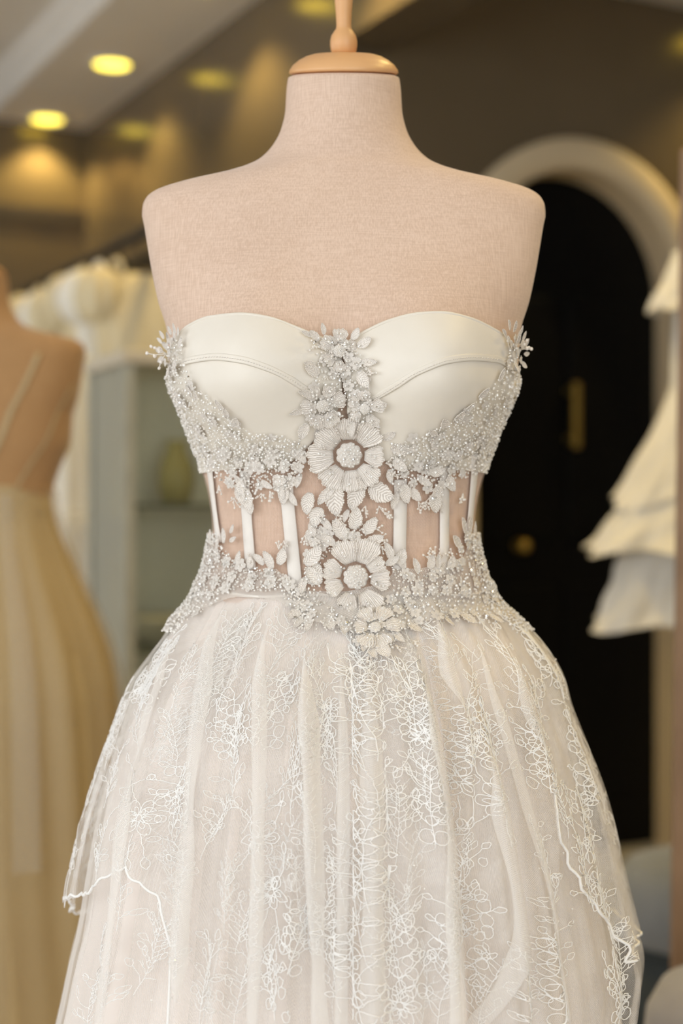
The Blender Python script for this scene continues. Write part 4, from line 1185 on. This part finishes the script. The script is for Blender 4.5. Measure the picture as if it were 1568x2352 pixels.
# second dress form, turned away, in a champagne gown
c2 = pc(-53, 0, 2.6); L2 = (float(c2[0]), float(c2[1]), 0.0)
form2 = dress_form(L2, PI, M['tan'], 'tan jersey dress form turned away beside the gown rack')
gown2 = empty('evening_gown', L2, PI)
tag(gown2, 'champagne tulle gown with open back on the tan dress form', 'dress')
GW = np.array([(1.125, .1265, .092), (1.07, .135, .100), (1.0, .158, .125), (0.92, .192, .155), (0.84, .222, .185), (0.76, .238, .205), (0.66, .246, .215), (0.4, .262, .235), (0.015, .30, .27)])[::-1]
def gown_sheet(name, parent, tab, t0, t1, z0, z1, amp, k, m, off=0.0, nt=200, nz=50, ph=0.0, uvs=True):
    tt = np.linspace(t0, t1, nt); q = np.linspace(z0, z1, nz)
    T, Z = np.meshgrid(tt, q, indexing='ij')
    w = pchip(Z, tab[:, 0], tab[:, 1]); d = pchip(Z, tab[:, 0], tab[:, 2])
    rmp = np.clip((z0 - Z) / 0.35, 0, 1)
    f = off + amp * rmp * (np.cos(k * T + ph) + 0.6 * np.cos((k * 1.7) * T + 2 + ph + 3 * Z) + 0.4 * np.cos(k * 0.45 * T + 1))
    X = (w + f) * np.sin(T); Y = -(d + f) * np.cos(T)
    P = np.stack([X, Y, Z], -1)
    uv = np.stack([T * 0.2, -Z], -1)
    return link(name, grid_mesh(name, P[:, ::-1], uv=uv[:, ::-1]), parent, m)
gown_sheet('skirt', gown2, GW, -PI, PI, 1.125, 0.015, 0.006, 14, M['champ'])
gown_sheet('tulle_layer', gown2, GW, -PI, PI, 1.12, 0.05, 0.008, 11, M['champ_net'], 0.012, ph=1.0)
for tc, wd, zb in ((PI - 0.42, 0.10, 0.30), (PI - 0.18, 0.05, 0.6), (-PI + 0.5, 0.08, 0.4)):
    gown_sheet('lace_panel', gown2, GW, tc - wd, tc + wd, 1.11, max(zb, 0.5), 0.006, 17, M['white_net'], 0.022, 30, 40)
for sg in (-1, 1):
    for (ta, pa, tb, pb, wd) in ((PI - 0.62, 520, PI - 0.10, 1180, 9), (PI - 1.25, 640, PI - 0.55, 1150, 7)):
        s = np.linspace(0, 1, 30); T = sg * (ta + (tb - ta) * s); Z = zpy(pa + (pb - pa) * s)
        u = np.array([-1, -.6, 0, .6, 1])
        P = torso(T[:, None] + u[None, :] * wd * K / 0.13, Z[:, None] + 0 * u[None, :], 0.0035)
        link('strap', thick_grid('strap', P if sg < 0 else P[::-1], 0.001), gown2, M['champ'])
tb_ = torso(np.linspace(PI - 1.2, PI + 1.2, 60), zpy(1172 + 0 * np.linspace(0, 1, 60)), 0.006)
v, f = tubes([tb_], 0.006, 8); link('waistband', mesh('waistband', v, f), gown2, M['champ'])

# clothes rail along the wall with gowns on black hangers
RZ = math.atan2(E2[1], E2[0])
RB, RA0, RA1, RZT = 1.44, 3.46, 5.75, 1.885
rack = empty('clothes_rack', rp((RA0 + RA1) / 2, RB, 0))
tag(rack, 'black clothes rail standing along the glossy brown wall', 'clothes rack')
def rpt(a, b, z): return np.array(rp(a, b, z)) - np.array(rp((RA0 + RA1) / 2, RB, 0))
v, f = tubes([np.stack([rpt(RA0, RB, RZT), rpt(RA1, RB, RZT)])], 0.014, 12); link('rail', mesh('rail', v, f), rack, M['hanger'])
for a in (RA0, RA1):
    v, f = tubes([np.stack([rpt(a, RB, 0.02), rpt(a, RB, RZT + 0.02)])], 0.014, 12); link('upright', mesh('upright', v, f), rack, M['hanger'])
    v, f = tubes([np.stack([rpt(a, RB - 0.14, 0.016), rpt(a, RB + 0.14, 0.016)])], 0.015, 12); link('foot', mesh('foot', v, f), rack, M['pole'])
hk = np.linspace(-0.4, PI + 0.3, 12)
hook = np.concatenate([np.stack([0 * hk, 0.022 * np.cos(hk), 0.022 * np.sin(hk)], -1)[::-1][:0], np.stack([0.022 * np.cos(hk), 0 * hk, 0.022 * np.sin(hk)], -1), [[0, 0, -0.05], [0, 0, -0.075]]])
xs = np.linspace(-0.2, 0.2, 15)
bar = np.stack([xs, 0 * xs, -0.075 - 0.085 * (np.abs(xs) / 0.2) ** 1.3], -1)
v, f = merge([tubes([hook], 0.0035, 6), tubes([bar], 0.011, 8), tubes([np.stack([bar[1], bar[-2]])], 0.006, 6)])
ME_HANG = mesh('clothes_hanger', v, f)
ORD = ('first', 'second', 'third', 'fourth', 'fifth', 'sixth', 'seventh', 'eighth', 'ninth', 'tenth', 'eleventh', 'twelfth')
def rack_gown(i, a, tabs, m, amp, label, rz=0.0, b=RB, net=None, name='hanging_gown', group='gowns hanging on the clothes rail'):
    h = link('clothes_hanger', ME_HANG, None, M['hanger'])
    h.location = rp(a, b, RZT - 0.008); h.rotation_euler = (0, 0, RZ + rz)
    tag(h, 'black velvet hanger, %s from the glass cabinet end of the clothes rail' % ORD[i], 'hanger', 'hangers on the clothes rail')
    g_ = empty(name, rp(a, b, 0), RZ + rz)
    tag(g_, label, 'dress', group)
    gown_sheet('gown_body', g_, tabs, -PI, PI, tabs[-1, 0], tabs[0, 0], amp, 9 + i % 4, m, 0.0, 110, 60, ph=i * 1.3)
    if net is not None:
        gown_sheet('tulle_layer', g_, tabs, -PI, PI, tabs[-1, 0] - 0.35, tabs[0, 0] + 0.05, amp * 1.3, 7 + i % 3, net, 0.025, 90, 50, ph=i)
    for sg in (-1, 1):
        x0 = tabs[-1, 1] * 0.75
        s = np.linspace(0, 1, 8); L_ = np.stack([sg * (x0 + 0.02 * s), -0.03 * np.cos(s * PI), tabs[-1, 0] - 0.02 + 0.055 * np.sin(s * PI)], -1)
        v, f = tubes([L_], 0.008, 6); link('shoulder_strap', mesh('shoulder_strap', v, f), g_, m)
        a_ = np.linspace(-PI, PI, 40); s_ = np.linspace(0.03, PI - 0.03, 20); A__, S__ = np.meshgrid(a_, s_, indexing='ij')
        rr_ = 0.070 * (1 + 0.10 * np.cos(9 * A__ + i) * np.sin(S__))
        PS = np.stack([sg * tabs[-1, 1] * 1.12 + rr_ * np.sin(S__) * np.cos(A__), rr_ * 0.95 * np.sin(S__) * np.sin(A__), tabs[-1, 0] - 0.07 + 1.15 * rr_ * np.cos(S__)], -1)
        link('puff_sleeve', grid_mesh('puff_sleeve', PS), g_, m)
def gtab(zt, sh, wa, hip, hem, dp=0.06, hz=0.12):
    return np.array([(hz, hem, hem * 0.27), (hz + 0.5, hem * 0.8, hem * 0.27), (zt - 0.65, hip, dp * 1.0), (zt - 0.42, wa, dp), (zt - 0.2, sh * 0.9, dp * 1.2), (zt - 0.03, sh, dp * 0.9), (zt, sh * 0.75, dp * 0.4)])
spots = [(3.94, 'cream'), (4.09, 'ivory'), (4.24, 'cream'), (4.39, 'cream'), (4.54, 'ivory'), (4.69, 'cream'), (4.84, 'cream'), (4.99, 'ivory'), (5.14, 'cream'), (5.29, 'cream'), (5.44, 'ivory'), (5.59, 'cream')]
for i, (a, mn) in enumerate(spots):
    rack_gown(i, a, gtab(1.745 + 0.012 * (i % 3), 0.20 + 0.012 * (i % 2), 0.16, 0.20, 0.25, 0.062), M[mn], 0.005,
              '%s gown, %s from the glass cabinet end of the clothes rail' % ('cream satin' if mn == 'cream' else 'ivory crepe', ORD[i]), rz=0.12 * math.sin(i * 2.1))
# white gown hung in front of the rail on its own stand
sp_ = pc(152, 0, 3.72)
st = empty('display_stand', (float(sp_[0]), float(sp_[1]), 0))
tag(st, 'slim steel display stand inside the plain white gown', 'stand')
link('pole', lathe('pole', [(0.0001, 0.01), (0.01, 0.01), (0.01, 1.46), (0.0001, 1.465)], 16), st, M['pole'])
link('base', lathe('base', [(0.0001, 0), (0.13, 0), (0.13, 0.01), (0.02, 0.02), (0.0001, 0.02)], 32), st, M['pole'])
wg = empty('bridal_gown', (float(sp_[0]), float(sp_[1]), 0), 0.2)
tag(wg, 'plain white gown standing between champagne gown and glass cabinet', 'dress')
WT = np.array([(0.03, .21, .18), (0.5, .2, .16), (0.75, .16, .12), (0.95, .12, .09), (1.1, .088, .07), (1.25, .082, .075), (1.42, .09, .07), (1.47, .06, .04)])
gown_sheet('gown_body', wg, WT, -PI, PI, 1.47, 0.03, 0.004, 12, M['ivory'])
gown_sheet('tulle_layer', wg, WT, -PI, PI, 1.08, 0.05, 0.006, 9, M['white_net'], 0.012)

# glass cabinet
CA0, CA1, CB0, CB1, CH = 3.06, 3.30, 1.05, 1.72, 1.43
cab = empty('glass_cabinet', rp((CA0 + CA1) / 2, (CB0 + CB1) / 2, 0)); O0 = np.array(rp((CA0 + CA1) / 2, (CB0 + CB1) / 2, 0))
tag(cab, 'glass display cabinet with pale metal posts beside the white gown', 'cabinet')
M['cabpost'] = simple('pale_metal', (0.50, 0.50, 0.42), None, 0.45)
M['cabback'] = simple('olive_backing', (0.80, 0.76, 0.63), (0.76, 0.72, 0.59), 0.6, 5)
M['cabtop'] = simple('cream_top', (0.72, 0.64, 0.50), None, 0.5)
M['cabglass'] = glass('cabinet_glass', (0.96, 0.98, 0.95), 0.05)
def cpart(name, bx, m, bv=0.0):
    v, f = bx; o = link(name, mesh(name, np.array(v) - O0, f, smooth=False), cab, m)
    if bv: bevel(o, bv)
    return o
pw = 0.012
for a in (CA0, CA1):
    for b in (CB0, CB1): cpart('post', rbox(a - pw, a + pw, b - pw, b + pw, 0.12, CH - 0.03), M['cabpost'])
cpart('plinth', rbox(CA0 - .01, CA1 + .01, CB0 - .01, CB1 + .01, 0, 0.12), M['hanger'], .004)
cpart('top', rbox(CA0 - .02, CA1 + .02, CB0 - .02, CB1 + .02, CH - 0.03, CH), M['cabtop'], .006)
cpart('back_panel', rbox(CA1 - 0.004, CA1 + 0.004, CB0 + pw, CB1 - pw, 0.12, CH - 0.03), M['cabback'])
for z in (0.45, 0.78, 1.098): cpart('shelf', rbox(CA0 + .015, CA1 - .01, CB0 + .015, CB1 - .015, z - 0.009, z), simple('shelf_glass', (0.13, 0.14, 0.10), None, 0.3) if z == 0.45 else bpy.data.materials['shelf_glass'])
cpart('glass_pane', rbox(CA0 - .003, CA0 + .003, CB0 + pw, CB1 - pw, 0.12, CH - 0.03), M['cabglass'])
cpart('side_panel', rbox(CA0 + pw, CA1 - pw, CB0 - .003, CB0 + .003, 0.12, CH - 0.03), sheer('frosted_glass', (0.80, 0.79, 0.70), 0.7, 0.75, 0.01, 0.6))
def on_shelf(name, prof, a, b, z, m, label, cat):
    o = link(name, lathe(name, prof, 32), None, m); o.location = rp(a, b, z); tag(o, label, cat); return o
on_shelf('vase', [(0.0001, 0), (0.028, 0), (0.034, 0.01), (0.042, 0.05), (0.04, 0.085), (0.026, 0.115), (0.02, 0.13), (0.027, 0.145), (0.024, 0.145), (0.0001, 0.12)], 3.19, 1.21, 1.0985, simple('olive_glaze', (0.45, 0.38, 0.12), (0.38, 0.31, 0.09), 0.35, 10), 'yellow green glazed vase on the upper glass cabinet shelf', 'vase')
on_shelf('bowl', [(0.0001, 0), (0.03, 0), (0.034, 0.006), (0.062, 0.05), (0.066, 0.066), (0.06, 0.062), (0.03, 0.012), (0.0001, 0.01)], 3.19, 1.16, 0.7805, simple('pale_glaze', (0.6, 0.55, 0.42), None, 0.4), 'pale bowl on the middle glass cabinet shelf', 'bowl')

# ruffled white dress on a stand in front of the arch
rs0 = pc(1603, 0, 3.3); RL = (float(rs0[0]), float(rs0[1]), 0)
st2 = empty('display_stand', RL); tag(st2, 'slim steel display stand under the ruffled white dress', 'stand')
link('pole', lathe('pole', [(0.0001, 0.01), (0.011, 0.01), (0.011, 1.70), (0.0001, 1.705)], 16), st2, M['pole'])
link('base', lathe('base', [(0.0001, 0), (0.14, 0), (0.14, 0.01), (0.02, 0.02), (0.0001, 0.02)], 32), st2, M['pole'])
rd = empty('ruffled_dress', RL); tag(rd, 'short white dress of layered ruffles hanging before the arched doorway', 'dress')
def ruffle(name, z0, w0, z1, w1, k, amp, ph, seed, dr=0.8):
    r = np.random.default_rng(seed)
    tt = np.linspace(-PI, PI, 160); s = np.linspace(0, 1, 24)
    T, S = np.meshgrid(tt, s, indexing='ij')
    wv = 0.35 * amp * S * np.cos(23 * T + 5 * S + seed) + 0.3 * amp * np.cos(9 * T + 14 * S + seed) * S + amp * S ** 1.3 * (np.cos(k * T + ph) + 0.5 * np.cos((k + 4) * T + 2 * ph))
    W = w0 + (w1 - w0) * S ** 1.15 + wv
    Z = z0 + (z1 - z0) * S + 0.06 * S ** 2 * np.cos((k - 2) * T + ph * 1.7) * (z0 - z1)
    P = np.stack([W * np.sin(T), -dr * W * np.cos(T), Z], -1)
    o = link(name, grid_mesh(name, P[:, ::-1]), rd, M['ruffle']); return o
ruffle('bodice', 1.42, 0.060, 1.34, 0.062, 5, 0.003, 0, 1)
ruffle('ruffle_tier', 1.36, 0.062, 1.10, 0.19, 6, 0.010, 0.6, 2)
ruffle('ruffle_tier', 1.15, 0.15, 0.99, 0.245, 7, 0.016, 2.1, 3)
ruffle('ruffle_tier', 1.02, 0.17, 0.825, 0.225, 6, 0.018, 1.2, 4)
ruffle('collar_ruffle', 1.66, 0.055, 1.53, 0.10, 7, 0.010, 0.4, 5)
ruffle('neck_band', 1.56, 0.05, 1.41, 0.058, 4, 0.002, 0.4, 6)

# wood-framed leaning mirror just at the edge, poufs below it
mo = pc(1549, 1176, 2.25)
mir_ = empty('standing_mirror', (float(mo[0]) - 0.012, float(mo[1]), 0.0)); mir_.rotation_euler = (0.0, math.radians(0.7), math.radians(-14))
tag(mir_, 'tall brown wood framed mirror standing beside the arched doorway', 'mirror')
def mpart(name, c, s, m):
    v, f = box_vf(c, s); return bevel(link(name, mesh(name, v, f, smooth=False), mir_, m), 0.006)
mpart('stile', (0.03, 0, 0.815), (0.06, 0.03, 1.63), M['wood']); mpart('stile', (0.67, 0, 0.815), (0.06, 0.03, 1.63), M['wood'])
mpart('top_rail', (0.35, 0, 1.60), (0.58, 0.03, 0.06), M['wood']); mpart('bottom_rail', (0.35, 0, 0.03), (0.58, 0.03, 0.06), M['wood'])
mpart('mirror_glass', (0.35, 0.004, 0.815), (0.60, 0.008, 1.51), simple('mirror_silver', (0.8, 0.8, 0.8), None, 0.03, metal=1.0))
def pouf(px, dep, r, h, ms, mb, label):
    c = pc(px, 0, dep); p = empty('pouf', (float(c[0]), float(c[1]), 0)); tag(p, label, 'pouf')
    hc = h * 0.62
    link('base', lathe('base', [(0.0001, 0), (r * 0.93, 0), (r * 0.96, 0.01), (r * 0.97, hc * 0.5), (r * 0.96, hc - 0.005), (0.0001, hc)], 56), p, mb)
    link('cushion', lathe('cushion', [(0.0001, hc), (r * 0.94, hc), (r, hc + 0.02), (r * 1.01, hc + (h - hc) * .4), (r * 0.97, h - 0.05), (r * 0.86, h - 0.018), (r * 0.6, h - 0.002), (0.0001, h)], 56), p, ms)
    link('piping', lathe('piping', [(r * 0.955, hc - 0.006), (r * 0.985, hc - 0.004), (r * 0.985, hc + 0.004), (r * 0.955, hc + 0.006)], 56), p, mb)
    return p
M['velvet'] = simple('blue_grey_velvet', (0.26, 0.275, 0.29), (0.22, 0.235, 0.25), 0.8, 18, sheen=0.4)
M['velvet_dark'] = simple('slate_velvet', (0.045, 0.055, 0.058), None, 0.8, 18)
M['velvet_pale'] = simple('pale_grey_velvet', (0.34, 0.32, 0.33), (0.30, 0.285, 0.29), 0.8, 18, sheen=0.4)
pouf(1622, 2.85, 0.175, 0.42, M['velvet'], M['velvet_dark'], 'blue grey velvet pouf with darker base behind the wood framed mirror')
pouf(1765, 1.85, 0.155, 0.50, M['velvet_pale'], M['velvet_pale'], 'pale grey velvet pouf standing in front of the wood framed mirror')
